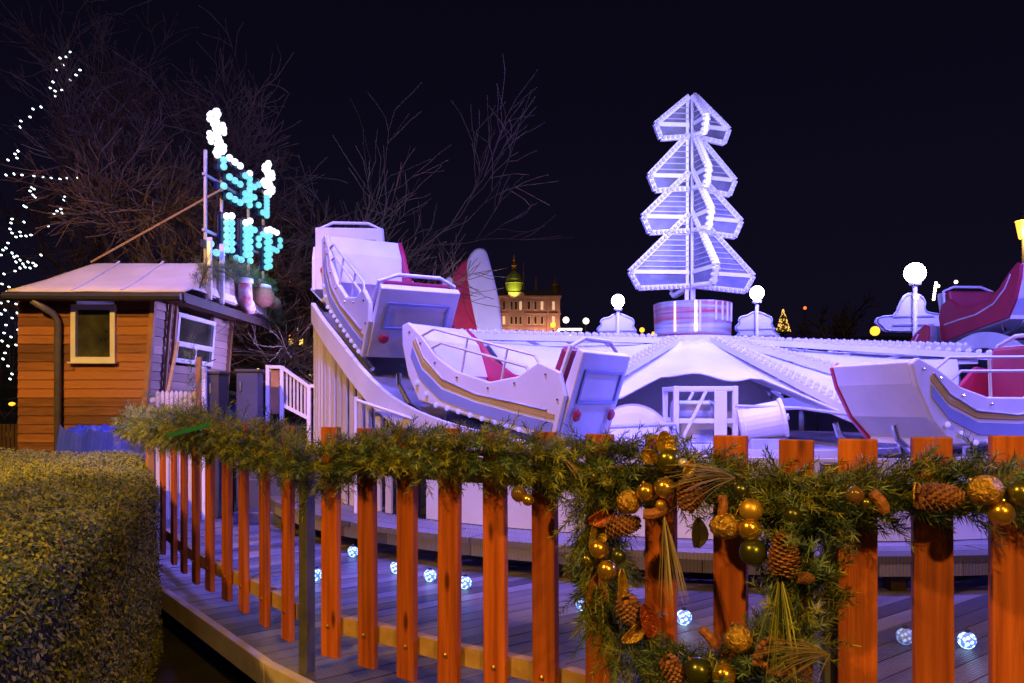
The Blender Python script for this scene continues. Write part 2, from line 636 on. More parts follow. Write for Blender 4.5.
st = thing('boarded_step', 'curved boarded step round the foot of the ride', 'step', (CX, CY, .3))
sb = MB()
for ring, (r0, r1) in enumerate(((4.66, 4.83), (4.838, 5.0), (5.008, 5.17))):
    th = 150.0 + ring * 3
    while th < 372:
        w = 14.0
        vs, m_ = [], 6
        for j in range(m_ + 1):
            t = th + (w - .15) * j / m_
            for r_, z in ((r0, .50), (r1, .50), (r0, .545), (r1, .545)):
                vs.append(pol(t, r_, z))
        fs = []
        for j in range(m_):
            a = j * 4
            b = a + 4
            fs += [(a + 2, a + 3, b + 3, b + 2), (a + 1, b + 1, b + 3, a + 3), (a, a + 2, b + 2, b)]
        fs += [(0, 1, 3, 2), (m_ * 4, m_ * 4 + 2, m_ * 4 + 3, m_ * 4 + 1)]
        sb.add(vs, fs)
        th += w
part('tread', sb, M['deck'], st)
rz_ = MB()
for th in range(150, 372, 3):
    a, b = pol(th, 5.15, .46), pol(th + 2.95, 5.15, .46)
    rz_.beam(a, b, .03, .085)
part('riser', rz_, M['deck'], st)
for th in range(152, 372, 12):
    rz_ = MB()
    rz_.box(pol(th, 5.0, .4), (.1, .1, .2), R(th))
    part('support', rz_, M['dark_wood'], st)

# ------------------------------------------------------------------ ride
CTRL = [(0, .80), (12, .62), (28, .18), (50, .0), (75, -.1), (100, -.2), (120, -.2), (135, -.1), (150, .25), (165, .78), (182, 1.05), (196, 1.0),
        (210, .60), (225, -.06), (240, -.36), (255, -.46), (285, -.46), (320, -.2), (340, .42), (360, .80)]


def zt(th):
    th %= 360
    for i in range(len(CTRL) - 1):
        a, b = CTRL[i], CTRL[i + 1]
        if a[0] <= th <= b[0]:
            t = (th - a[0]) / (b[0] - a[0])
            p0 = CTRL[i - 1] if i else (-20, CTRL[-2][1])
            p3 = CTRL[i + 2] if i + 2 < len(CTRL) else (390, CTRL[1][1])
            m1 = (b[1] - p0[1]) / (b[0] - p0[0]) * (b[0] - a[0])
            m2 = (p3[1] - a[1]) / (p3[0] - a[0]) * (b[0] - a[0])
            t2, t3 = t * t, t * t * t
            return ZC + (2 * t3 - 3 * t2 + 1) * a[1] + (t3 - 2 * t2 + t) * m1 + (-2 * t3 + 3 * t2) * b[1] + (t3 - t2) * m2
    return ZC


def bank(th):      # outward rise of the track, in metres over its width
    return 0.0


ride = thing('ride_platform', 'white undulating circular track of the ride with slatted skirt', 'fairground ride', (CX, CY, .3))
tf, e1, e2, sk, sl = MB(), MB(), MB(), MB(), MB()
ST = 2
for th in range(0, 360, ST):
    a0, a1 = zt(th), zt(th + ST)
    q = [pol(th, 3.72, a0), pol(th, 4.64, a0), pol(th + ST, 4.64, a1), pol(th + ST, 3.72, a1)]
    lo = [p - Vector((0, 0, .06)) for p in q]
    tf.add(q + lo, [(0, 1, 2, 3), (7, 6, 5, 4), (0, 4, 5, 1), (2, 6, 7, 3), (1, 5, 6, 2), (3, 7, 4, 0)])
    for r_, e in ((3.70, e1), (4.67, e2)):
        e.beam(pol(th - .05, r_, a0 + .0), pol(th + ST + .05, r_, a1 + .0), .045, .20)
th = 0.0
while th < 360:
    z1 = zt(th) - .1
    high = z1 > ZC - .25 and 140 < th < 236
    if high:                                   # open pale slats under the raised hill
        p0, p1 = pol(th, 4.66, .55), pol(th, 4.66, z1)
        sl.box((p0 + p1) / 2, (.018, .085, p1.z - p0.z), R(th))
        th += 2.0
    else:
        q = [pol(th, 4.66, .55), pol(th + 2, 4.66, .55), pol(th + 2, 4.66, zt(th + 2) - .1), pol(th, 4.66, z1)]
        q2 = [pol(th, 4.63, .55), pol(th + 2, 4.63, .55), pol(th + 2, 4.63, zt(th + 2) - .1), pol(th, 4.63, z1)]
        sk.add(q + q2, [(0, 1, 2, 3), (7, 6, 5, 4), (3, 2, 6, 7), (1, 5, 6, 2), (0, 3, 7, 4)])
        th += 2.0
part('track', tf, M['grey_track'], ride)
part('edge_board', e1, M['white'], ride)
part('edge_board', e2, M['white'], ride)
part('skirt', sk, M['snow_sheet'], ride, label='smooth white skirt under the low part of the track')
part('skirt', sl, M['slat'], ride, label='pale upright slats under the raised hill of the track')
fl = MB()
fl.lathe([(3.68, 1.0), (3.68, 1.05), (.1, 1.05)], 48, Matrix.Translation((CX, CY, 0)))
part('floor', fl, M['snow_sheet'], ride)
sp_ = MB()
for th in range(10, 360, 20):
    z1 = zt(th) - .06
    for r_ in (3.78, 4.55):
        p = pol(th, r_, 0)
        sp_.box((p.x, p.y, (z1 + .3) / 2), (.06, .06, z1 - .3), R(th))
part('support', sp_, M['machine'], ride)

# handrail of the hill
hr = thing('handrail', 'thin white sloping handrail in front of the slatted hill', 'handrail', at(360, 430, 6.9))
hm = MB()
hp = [at(356, 400, 6.95), at(392, 412, 6.75), at(436, 427, 6.55)]
hm.tube(hp, .014, 8)
part('rail', hm, M['white'], hr)
for p in (hp[0], hp[2]):
    hm = MB()
    hm.tube([(p.x, p.y, .3), tuple(p + Vector((0, 0, .03)))], .018, 8)
    part('post', hm, M['white'], hr)

# spinner: hub, arms, snow cover
HUBZ = ZC + .80
sp = thing('ride_spinner', 'white spider of bulb lined arms under a snowy cover, turning round the striped drum', 'fairground ride', (CX, CY, 1.05))
hb = MB()
hb.lathe([(1.15, 1.055), (1.05, 1.4), (.62, 2.05), (.55, HUBZ - .06), (.55, HUBZ + .02), (.42, HUBZ + .03)], 32, Matrix.Translation((CX, CY, 0)))
part('hub', hb, M['white'], sp, smooth=False)
NCAR = 14
STEP = 360.0 / NCAR
GAP = 261.0
car_th = [GAP + STEP * k for k in range(1, NCAR)]
arm0 = None
bulb_me = None
for th in car_th:
    z_end = min(zt(th) + .10, ZC + .70)
    a = pol(th, .52, HUBZ - .03)
    b = pol(th, 3.74, z_end)
    mb = MB()
    mb.beam(a, b, .13, .07)
    lat = (b - a).normalized().cross(Vector((0, 0, 1)))
    a2 = a + Vector((0, 0, -.28))
    b2 = a.lerp(b, .82) - Vector((0, 0, .06))
    mb.beam(a2, b2, .05, .05)
    for t in (.2, .4, .6):
        mb.beam(a2.lerp(b2, t), a.lerp(b, t * .82 + .1) - Vector((0, 0, .03)), .03, .03)
    o = part('arm', mb, M['white'], sp)
    bl = MB()
    for k in range(30):
        t = .04 + k / 30 * .94
        for s in (-1, 1):
            bl.sphere(a.lerp(b, t) + lat * (.05 * s) + Vector((0, 0, .055)), .028, 6, 4)
    o2 = build('bulb_row', bl, M['e_violet'], o)
    o2['kind'] = 'stuff'
cv = MB()
NT, NR = 130, 8
def cov_pt(th, t):
    rmax = 2.95
    dg = abs((th - 262 + 180) % 360 - 180)
    if dg < 17:
        rmax = 1.75
    elif dg < 24:
        rmax = 1.75 + (dg - 17) / 7 * 1.2
    r_ = .56 + (rmax - .56) * t
    target = min(zt(th) + .06, ZC + .66)
    f = (r_ - .56) / (3.74 - .56)
    z = (HUBZ + .0) + (target - HUBZ) * f - .06 * math.sin(min(1, t) * PI) + .035 * math.sin(R(th) * NCAR + 1.2) * t
    z += .03 * noise.noise((r_ * 1.5, th * .08, 1.0))
    return pol(th, r_, z - .05)
for i in range(NT):
    for j in range(NR + 1):
        cv.v.append(tuple(cov_pt(i * 360 / NT, j / NR)))
for i in range(NT):
    for j in range(NR):
        a = i * (NR + 1) + j
        b = ((i + 1) % NT) * (NR + 1) + j
        cv.f.append((a, a + 1, b + 1, b))
o = part('snow_cover', cv, M['snow_sheet'], sp, smooth=True)
sm = o.modifiers.new('thick', 'SOLIDIFY')
sm.thickness = .02

# machinery in front of the hub
mc = thing('motor_frame', 'white box frame holding motors and belts under the ride arms', 'machine', at(705, 440, 7.7))
Ym = 7.7
fm = MB()
x0, x1 = at(676, 0, Ym).x, at(735, 0, Ym).x
z0, z1 = 1.05, at(0, 386, Ym).z
for y in (Ym, Ym + .55):
    for x in (x0, x1):
        fm.box((x, y, (z0 + z1) / 2), (.05, .05, z1 - z0))
    for z in (z0 + .03, z1 - .025, (z0 + z1) / 2 - .03):
        fm.box(((x0 + x1) / 2, y, z), (x1 - x0 - .05, .045, .045))
    fm.beam((x0 + .03, y - .02, z0 + .05), ((x0 + x1) / 2, y - .02, z1 - .05), .028)
for x in (x0, x1):
    for z in (z0 + .03, z1 - .025):
        fm.box((x, Ym + .275, z), (.045, .5, .045))
fm.box(((x0 + x1) / 2 + .14, Ym - .02, (z0 + z1) / 2), (.12, .02, z1 - z0 - .1))
part('frame', fm, M['white'], mc, bevel=.004)
mt = MB()
T = Matrix.Translation(((x0 + x1) / 2 - .05, Ym + .2, z0 + .36)) @ Matrix.Rotation(R(90), 4, 'Y')
mt.lathe([(.05, -.24), (.11, -.23), (.125, -.18), (.115, -.17), (.115, .12), (.125, .13), (.10, .18), (.03, .19), (.03, .27)], 20, T)
part('motor', mt, M['machine'], mc, smooth=False)
mt = MB()
T = Matrix.Translation(((x0 + x1) / 2 + .2, Ym + .1, z0 + .14)) @ Matrix.Rotation(R(90), 4, 'X')
mt.lathe([(.02, -.05), (.09, -.05), (.09, -.02), (.07, 0), (.09, .02), (.09, .05), (.02, .05)], 20, T)
part('pulley', mt, M['rubber'], mc)
mt = MB()
c = at(765, 421, 7.6)
T = Matrix.Translation(c) @ Matrix.Rotation(R(78), 4, 'Y') @ Matrix.Rotation(R(12), 4, 'X')
mt.lathe([(.06, -.24), (.17, -.235), (.18, -.2), (.17, -.19), (.17, .14), (.19, .15), (.19, .18), (.12, .185), (.11, .15), (.03, .15), (.03, .22)], 24, T)
part('drum', mt, M['white'], mc)
mt = MB()
mt.box((c.x, c.y, 1.11), (.34, .26, .11))
part('drum_foot', mt, M['machine'], mc, bevel=.006)
mt = MB()
c = at(632, 440, 7.9)
T = Matrix.Translation((c.x, c.y, 1.10)) @ Matrix.Rotation(R(84), 4, 'X') 
mt.lathe([(.05, -.06), (.30, -.06), (.37, -.05), (.39, -.06), (.39, .06), (.37, .05), (.30, .06), (.05, .06)], 36, T)
part('flywheel', mt, M['white'], mc)
mt = MB()
mt.tube([at(590, 428, 7.5), at(676, 424, 7.6)], .02, 8)
part('shaft', mt, M['machine'], mc)
mt = MB()
mt.tube([at(735, 406, 7.6), at(800, 408, 7.4), at(860, 416, 7.3)], .015, 8)
part('shaft', mt, M['machine'], mc)

# cars
def make_car():
    root = thing('sledge_car', 'white sledge car', 'ride car', (0, 0, 0), 0, 'sledge cars of the ride')
    SIDE = [(-.78, .14), (-.80, .50), (-.72, .66), (-.52, .70), (-.36, .56), (-.1, .46), (.25, .48), (.48, .56), (.68, .70), (.84, .78),
            (.90, .74), (.86, .58), (.74, .34), (.58, .16)]
    for s, mm, lb in ((1, 'white', 'white outer side panel'), (-1, 'red', 'red inner side panel')):
        mb = MB()
        mb.prism(SIDE, .045, Matrix.Translation((0, .40 * s, 0)))
        o = build('side_panel', mb, M[mm], root, bevel=.012, label=lb)
        if s > 0:
            for mm2, dz_, hh_ in (('car_blue', .0, .085), ('car_gold', .115, .035)):
                dc = MB()
                xs = [(-.74, .20), (-.4, .19), (0, .19), (.35, .22), (.60, .34), (.74, .50)]
                pl_ = [(x, z + dz_) for x, z in xs] + [(x, z + dz_ + hh_) for x, z in reversed(xs)]
                dc.prism(pl_, .006, Matrix.Translation((0, .4255, 0)))
                build('painted_band', dc, M[mm2], o)
            rv = MB()
            for x, z in ((-.74, .46), (-.6, .62), (-.34, .5), (-.1, .41), (.22, .43), (.47, .5), (.66, .63), (.8, .7)):
                rv.sphere((x, .4235, z), .011, 6, 4)
            build('rivet', rv, M['chrome'], o)['kind'] = 'stuff'
        tr = MB()
        tr.tube([(x * .9, .425 * s, z * .82 + .16) for x, z in [(-.74, .25), (-.4, .24), (0, .22), (.4, .28), (.66, .44), (.8, .62)]], .011, 6)
        build('trim_line', tr, M['machine' if s > 0 else 'white'], o)
    mb = MB()
    mb.box((-.08, 0, .17), (1.32, .75, .06))
    mb.prism([(.56, .17), (.74, .36), (.86, .60), (.90, .75), (.84, .77), (.66, .66), (.5, .40)], .755, Matrix())
    mb.prism([(-.785, .15), (-.83, .50), (-.86, .84), (-.80, .86), (-.74, .5), (-.73, .15)], .755, Matrix())
    build('body', mb, M['white'], root, bevel=.008)
    for s in (-1, 1):
        mb = MB()
        mb.lathe([(.045, 0), (.05, .01), (.035, .025), (.01, .03)], 14, Matrix.Translation((-.835, .27 * s, .36)) @ Matrix.Rotation(R(-95), 4, 'Y'))
        build('tail_lamp', mb, M['red'], root)
    mb = MB()
    T_ = Matrix.Rotation(R(-5.0), 4, 'Y')
    for y_, z_, sy, sz in ((0, .70, .60, .022), (0, .46, .60, .022), (-.29, .58, .022, .216), (.29, .58, .022, .216)):
        mb.box((-.8475 - (z_ - .58) * .085, y_, z_), (.012, sy, sz), M=T_)
    build('rear_frame', mb, M['car_blue'], root)
    mb = MB()
    mb.box((-.42, 0, .27), (.46, .72, .14))
    mb.box((.12, 0, .25), (.34, .72, .10))
    build('seat', mb, M['seat'], root, bevel=.03)
    mb = MB()
    mb.box((-.645, 0, .58), (.10, .70, .54), M=Matrix.Rotation(R(-10), 4, 'Y'))
    build('backrest', mb, M['seat'], root, bevel=.035)
    for s in (-1, 1):
        mb = MB()
        mb.tube([(-.78, .30 * s, .03), (-.4, .30 * s, .02), (.5, .30 * s, .02), (.78, .30 * s, .09), (.93, .30 * s, .22), (.96, .30 * s, .32)], .022, 8)
        for x in (-.55, .35):
            mb.beam((x, .30 * s, .03), (x, .32 * s, .15), .03)
        build('runner', mb, M['chrome'], root)
    mb = MB()
    for z, xa, xb in ((.64, -.4, .46), (.74, -.46, .56)):
        mb.tube([(xa - .1, .40, z - .1), (xa, .40, z), (xb, .40, z + .03), (xb + .14, .40, z - .06)], .013, 6)
    for x in (-.2, .2):
        mb.tube([(x, .40, .46), (x, .40, .75)], .011, 6)
    build('grab_rail', mb, M['white'], root)
    mb = MB()
    mb.tube([(-.70, -.38, .6), (-.73, -.36, .86), (-.74, -.2, .93), (-.74, .2, .93), (-.73, .36, .86), (-.70, .38, .6)], .018, 8)
    build('hoop', mb, M['white'], root)
    bm_ = None
    for k in range(12):
        if bm_ is None:
            mb = MB()
            mb.sphere((0, 0, 0), .02, 6, 4)
            o = build('bulb', mb, M['e_violet'], root)
            bm_ = o.data
        else:
            o = bpy.data.objects.new('bulb', bm_)
            col.objects.link(o)
            o.parent = root
        o.location = (-.70 + k * .12, .43, .165 + max(0, k - 9) * .07)
    return root


car = make_car()
CARLBL = {}
for i, th in enumerate(car_th):
    c = car if i == 0 else dup(car)
    p = pol(th, RC, zt(th) + .03)
    dz = (zt(th + 5) - zt(th - 5)) / (RC * R(10))
    c.location = p
    # local +x = direction of falling angle, +y must point outwards
    t = Vector((math.sin(R(th)), -math.cos(R(th)), -dz)).normalized()
    o_ = Vector((math.cos(R(th)), math.sin(R(th)), 0))
    z_ = t.cross(o_).normalized()
    c.rotation_euler = Matrix((t, o_, z_)).transposed().to_euler()
    CARLBL[i] = (th % 360, c)
names = ['sledge car just right of the motor gap, nearest the camera', 'sledge car at the right of the front row above the wide pine cone',
         'sledge car at the right edge starting up the far slope', 'red sided sledge car at the right edge of the far hump',
         'red sided sledge car below the board of the right hand lamp', 'red sided sledge car behind the right end of the bulb lined arms',
         'far sledge car half hidden behind the motors', 'far sledge car low behind the hub, left of the drum',
         'far sledge car climbing behind the red and white cut-out', 'sledge car on the back of the slatted hill',
         'topmost sledge car on the crest of the slatted hill', 'sledge car tipping down the slatted hill towards the front',
         'sledge car at the foot of the slatted hill, left of the motors']
for i, (th, c) in CARLBL.items():
    c['label'] = names[i]

# striped drum and light tree on top of the hub
dr = thing('striped_drum', 'red and silver striped drum under the white light tree', 'drum', (CX, CY, HUBZ))
mb = MB()
DZ0, DZ1 = HUBZ + .032, HUBZ + .45
mb.lathe([(.44, DZ0), (.475, DZ0 + .02), (.49, DZ1 - .02), (.49, DZ1), (.45, DZ1 - .005), (.45, DZ1 - .03)], 40, Matrix.Translation((CX, CY, 0)))
part('barrel', mb, M['drum'], dr)
for k, a in enumerate((232, 262, 268, 292, 304, 316, 330)):
    mb = MB()
    p = pol(a, .492, 0)
    lo = DZ0 + .03 if k < 3 else DZ1 - .25
    mb.box((p.x, p.y, (lo + DZ1) / 2), (.012, .022, DZ1 - lo - .02), R(a))
    part('light_strip', mb, M['e_strip'] if k == 0 else M['e_warm'] if k == 1 else M['e_violet'], dr)

lt = thing('light_tree', 'tall four tier tree of white tube frames and bulbs above the striped drum', 'light sculpture', (CX, CY, DZ1))
pz = lambda v: ZC + (HZ - v) / F * CY
mb = MB()
mb.box((CX, CY, (DZ1 + pz(96)) / 2 - .01), (.055, .075, pz(96) - DZ1))
mb.box((CX - .075, CY, (DZ1 + .03 + pz(97)) / 2), (.045, .05, pz(97) - DZ1 - .05))
part('pole', mb, M['white'], lt)
mb = MB()
mb.lathe([(.14, 0), (.14, .02), (.07, .05)], 20, Matrix.Translation((CX, CY, DZ1 - .02)))
part('base', mb, M['white'], lt)
TIERS = [(97, 127, 141, .50), (134, 178, 193, .585), (172, 219, 235, .67), (214, 274, 290, .84)]
for k, (va, vs_, vb, w) in enumerate(TIERS):
    za, zs, zb = pz(va), pz(vs_), pz(vb)
    yaw = 12
    fr, bl, lv, pn_ = MB(), MB(), MB(), MB()
    for q in range(4):
        a = R(yaw + 90 * q)
        ww = w * (1.0 if q % 2 == 0 else .8)
        d = Vector((math.cos(a), math.sin(a), 0))
        sd = Vector((-d.y, d.x, 0))
        O = Vector((CX, CY, 0))
        def P_(r_, z):
            return O + d * r_ + Vector((0, 0, z))
        A, S, B, I, J = P_(.05, za), P_(ww, zs), P_(ww * .86, zb), P_(.05, zs + .02), P_(.05, zb + .05)
        fr.beam(A, S, .05, .07)
        fr.beam(I, S - d * .05, .04, .05)
        fr.beam(S, B, .05, .06)
        fr.beam(B, J, .05, .06)
        edge = [A, S, B, J]
        for e0, e1_ in zip(edge, edge[1:]):
            nb = max(2, int((e1_ - e0).length / .058))
            for j in range(nb):
                p = e0.lerp(e1_, (j + .5) / nb)
                for s_ in (-1, 1):
                    bl.sphere(p + sd * .034 * s_, .024, 6, 4)
        # thin frosted panel with ribs inside the vane
        tri = [A, S, I]
        th_ = sd * .006
        m0 = len(pn_.v)
        for sg_ in (-1, 1):
            pn_.v += [tuple(p + th_ * sg_) for p in (A, S, I)]
        pn_.f += [(m0, m0 + 1, m0 + 2), (m0 + 5, m0 + 4, m0 + 3)]
        low = [S, B, J, I]
        m0 = len(pn_.v)
        for sg_ in (-1, 1):
            pn_.v += [tuple(p + th_ * sg_) for p in low]
        pn_.f += [(m0, m0 + 1, m0 + 2, m0 + 3), (m0 + 7, m0 + 6, m0 + 5, m0 + 4)]
        nl_ = 5 + 2 * k
        for j in range(1, nl_):
            t = j / nl_
            p, e = A.lerp(I, t), A.lerp(S, t)
            lv.beam(p, e, .03, .012)
    o = part('tier', fr, M['white'], lt)
    b_ = build('bulb_row', bl, M['e_tube'], o)
    b_['kind'] = 'stuff'
    build('panel', pn_, M['frosted'], o)
    build('rib', lv, M['machine'], o)['kind'] = 'stuff'

# ------------------------------------------------------------------ ride lamps with snowy cut-out boards
def blob_outline(kind):
    if kind == 'tree':
        return [(-.30, .0), (-.5, .05), (-.54, .16), (-.46, .25), (-.54, .33), (-.56, .46), (-.44, .56), (-.48, .66), (-.40, .78), (-.24, .80), (-.12, .90),
                (.0, .94), (.14, .90), (.28, .82), (.42, .76), (.46, .64), (.42, .52), (.50, .42), (.48, .30), (.62, .2), (.66, .08), (.56, .0), (.3, -.03), (0, .0)]
    return [(-.55, .0), (-.72, .02), (-.8, .14), (-.92, .24), (-.90, .36), (-.76, .42), (-.55, .42), (-.42, .5), (-.36, .68), (-.28, .86), (-.2, 1.0), (.0, 1.06),
            (.16, 1.0), (.26, .92), (.32, .8), (.28, .66), (.34, .54), (.5, .5), (.7, .46), (.86, .38), (.94, .28), (.86, .12), (.78, .02), (.6, -.02), (.2, .0)]


def smooth_poly(P, it=2):
    for _ in range(it):
        Q = []
        for i in range(len(P)):
            a, b = P[i], P[(i + 1) % len(P)]
            Q += [(a[0] * .75 + b[0] * .25, a[1] * .75 + b[1] * .25), (a[0] * .25 + b[0] * .75, a[1] * .25 + b[1] * .75)]
        P = Q
    return P


LAMPS = [(618, 301, 20.9, 'tree', 46 / 1.2, 343, 'ride lamp with a snowy cut-out board, left of the striped drum'),
         (757, 293, 19.4, 'tree', 44 / 1.15, 341, 'ride lamp with a snowy cut-out board, right of the striped drum'),
         (915, 273, 16.5, 'hat', 78 / 1.86, 332, 'largest ride lamp, above the wide cloud shaped board at the right')]
for u, v, Y, kind, ppm, vb, lab in LAMPS:
    p = at(u, v, Y)
    L = thing('ride_lamp', lab, 'lamp post', (p.x, p.y, 0), 0, 'ride lamps with snowy boards')
    mb = MB()
    mb.tube([(p.x, p.y, 0), (p.x, p.y, p.z - .1)], .045, 10)
    part('pole', mb, M['white'], L, smooth=True)
    mb = MB()
    mb.sphere(p, .17 if kind == 'tree' else .21, 16, 12)
    part('lamp', mb, M['e_lamp'], L, smooth=True)
    mb = MB()
    mb.lathe([(.11, -.05), (.12, .0), (.05, .05)], 12, Matrix.Translation((p.x, p.y, p.z - .2)))
    part('lamp_holder', mb, M['white'], L)
    sc_ = Y / F * ppm
    bz = at(0, vb, Y).z
    P = [(x * sc_, z * sc_ * (.86 if kind == 'tree' else .92)) for x, z in smooth_poly(blob_outline(kind))]
    mb = MB()
    mb.prism(P, .05, Matrix.Translation((p.x, p.y + .10, bz)))
    b_ = part('board', mb, M['cutout_snow'], L, bevel=.012)
    rim = MB()
    cen = (sum(q[0] for q in P) / len(P), sum(q[1] for q in P) / len(P))
    rp_ = [Vector((p.x + cen[0] + (x - cen[0]) * .93, p.y + .072, bz + cen[1] + (z - cen[1]) * .91)) for x, z in P]
    rim.tube(rp_ + [rp_[0]], .018, 6)
    for t in (.28, .62):
        zz = bz + t * max(q[1] for q in P) * .62
        rim.beam((p.x - .5 * sc_, p.y + .065, zz), (p.x + .5 * sc_, p.y + .065, zz + .02), .02, .03)
    build('frame', rim, M['machine'], b_)
    if kind == 'hat':
        for q_, rr_ in [(at(936 - k * .4, 283 + k * 2.7, Y), .03) for k in range(7)] + [(p + Vector((0, -.06, -.5)), .05)]:
            mb = MB()
            mb.sphere(q_, rr_, 8, 6)
            build('bulb', mb, M['e_warm'], b_)

# red and white board standing in for a figure beyond the hill
Y = 17.0
p = at(482, 340, Y)
ct = thing('stand_in_board', 'big rounded red and white board standing in for a figure behind the ride, left of the domed building', 'cut-out', (p.x, p.y, 0))
RED = [(440, 342), (437, 330), (441, 312), (446, 300), (449, 284), (455, 270), (463, 261), (471, 257), (480, 258), (488, 268), (493, 286), (495, 300), (497, 318), (497, 342)]
WHITE = [(466, 264), (471, 253), (478, 248), (486, 250), (489, 260), (494, 278), (499, 300), (502, 325), (503, 342), (480, 342), (475, 320), (471, 300), (468, 282)]
ARM = [(434, 300), (438, 288), (444, 280), (450, 276), (454, 280), (452, 292), (446, 305), (440, 318), (434, 320)]
def px_poly(P, Y):
    return [((u - 512) / F * Y, ZC + (HZ - v) / F * Y) for u, v in P]
for nm, P, yy, mm, th in (('red_panel', RED, Y, 'red', .16), ('white_panel', WHITE, Y - .2, 'cutout_snow', .2), ('white_arm_lump', ARM, Y - .1, 'cutout_snow', .14)):
    mb = MB()
    mb.prism(smooth_poly(px_poly(P, yy)), th, Matrix.Translation((0, yy, 0)))
    part(nm, mb, M[mm], ct, bevel=.04)
mb = MB()
up_ = at(474, 420, Y - 1.6)
ub = MB()
ub.box((up_.x, up_.y, .12), (.3, .18, .2))
part('added_uplight', ub, M['dark_grey'], ct, bevel=.01)  # added lamp, hidden behind the ride, to brighten the board
CUT_UP = Vector((up_.x, up_.y, .30))
for u in (460, 500):
    q = at(u, 340, Y)
    mb.box((q.x, q.y, q.z / 2), (.1, .1, q.z))
part('leg', mb, M['dark_wood'], ct)

# ------------------------------------------------------------------ garland, wreath and ornaments
def sprig(mb, base, d, L, nl, nn, droop=0.0, w=.0034):
    d = d.normalized()
    s = d.cross(Vector((.3, .2, 1)))
    if s.length < 1e-3:
        s = Vector((1, 0, 0))
    s.normalize()
    t = s.cross(d)
    tip = base + d * L + Vector((0, 0, -droop * L))
    mb.add([base + s * .002, base - s * .002, tip], [(0, 1, 2)])
    for i in range(nn):
        f = .05 + .95 * i / nn
        p = base + d * (L * f) + Vector((0, 0, -droop * L * f * f))
        a = i * 2.399 + rnd.uniform(-.4, .4)
        o_ = s * math.cos(a) + t * math.sin(a)
        nd = (o_ * .85 + d * rnd.uniform(.45, .85)).normalized()
        l = nl * rnd.uniform(.75, 1.15) * (1 - .35 * f)
        e = nd.cross(d)
        if e.length < 1e-3:
            continue
        e = e.normalized() * (w / 2)
        mb.add([p + e, p - e, p + nd * l * .6 - e * .8, p + nd * l, p + nd * l * .6 + e * .8], [(0, 1, 2, 3, 4)])


GAR = [(128, 424), (165, 427), (200, 431), (240, 440), (280, 452), (310, 466), (340, 462), (372, 455), (405, 451), (450, 455), (496, 453), (546, 462), (600, 468),
       (661, 470), (731, 490), (795, 504), (835, 504), (870, 496), (920, 489), (980, 489), (1040, 494)]
ALL = sorted([(p[0], p[1]) for p in LEFT + RIGHT] + [(128, 113), (145, 124)])


def s_at(u):
    if u <= ALL[0][0]:
        return ALL[0][1]
    for a, b in zip(ALL, ALL[1:]):
        if a[0] <= u <= b[0]:
            return a[1] + (b[1] - a[1]) * (u - a[0]) / (b[0] - a[0])
    return ALL[-1][1]


def fence_pt(u, v, off=0.0):
    """point over column u, row v, 'off' metres in front of the fence"""
    s = s_at(u)
    Y = F / s - off
    return at(u, v, Y)


gp = [fence_pt(u, v, .075) for u, v in GAR]


def resample(pts, step):
    out = [pts[0].copy()]
    acc = 0
    for a, b in zip(pts, pts[1:]):
        L = (b - a).length
        n_ = max(1, int(L / step))
        for i in range(1, n_ + 1):
            out.append(a.lerp(b, i / n_))
    return out


def catmull(P, m=6):
    out = []
    for i in range(len(P) - 1):
        p0 = P[max(0, i - 1)]
        p1, p2 = P[i], P[i + 1]
        p3 = P[min(len(P) - 1, i + 2)]
        for k in range(m):
            t = k / m
            out.append(.5 * ((2 * p1) + (p2 - p0) * t + (2 * p0 - 5 * p1 + 4 * p2 - p3) * t * t + (3 * p1 - p0 - 3 * p2 + p3) * t ** 3))
    out.append(P[-1])
    return out


def garland(path, per_m, rad, nl, L0, blue=.3, name='', out=(0, -1, 0), nn=34):
    green, blu, stem = MB(), MB(), MB()
    stem.tube(path, .012, 6)
    for a, b in zip(path, path[1:]):
        seg = (b - a)
        k = seg.length * per_m
        k = int(k) + (rnd.random() < k % 1)
        d = seg.normalized()
        for _ in range(k):
            p = a.lerp(b, rnd.random())
            ang_ = rnd.uniform(0, 2 * PI)
            s = d.cross(Vector((0, 0, 1))).normalized()
            t = s.cross(d)
            o_ = s * math.cos(ang_) + t * math.sin(ang_)
            along = rnd.uniform(.5, 2.2) * (1 if rnd.random() < .8 else -1)
            dirv = (o_ + d * along + Vector((0, 0, rnd.uniform(-.25, .35)))).normalized()
            L = L0 * rnd.uniform(.7, 1.25)
            base = p + o_ * rad * rnd.uniform(.05, .75)
            sprig(blu if rnd.random() < blue else green, base, dirv, L, nl, nn, rnd.uniform(0, .25))
    return green, blu, stem


path = catmull(gp, 5)
i_split = min(range(len(path)), key=lambda i: abs(path[i].x - RP[0].x + .05))
for pth, lab, per, rad, nl, L0, blue, nn in (
        (path[:i_split + 1], 'fir garland draped along the fence that runs towards the hut', 300, .135, .05, .12, .25, 26),
        (path[i_split:], 'fir garland along the front fence, hung with baubles and cones', 430, .09, .042, .10, .42, 34)):
    gl = thing('fir_garland', lab, 'garland', pth[0])
    a, b, c = garland(pth, per, rad, nl, L0, blue, nn=nn)
    part('foliage', a, M['needle'], gl, label='olive green fir sprigs')
    part('foliage', b, M['needle_blue'], gl, label='blue green fir sprigs')
    part('stem', c, M['stem'], gl)

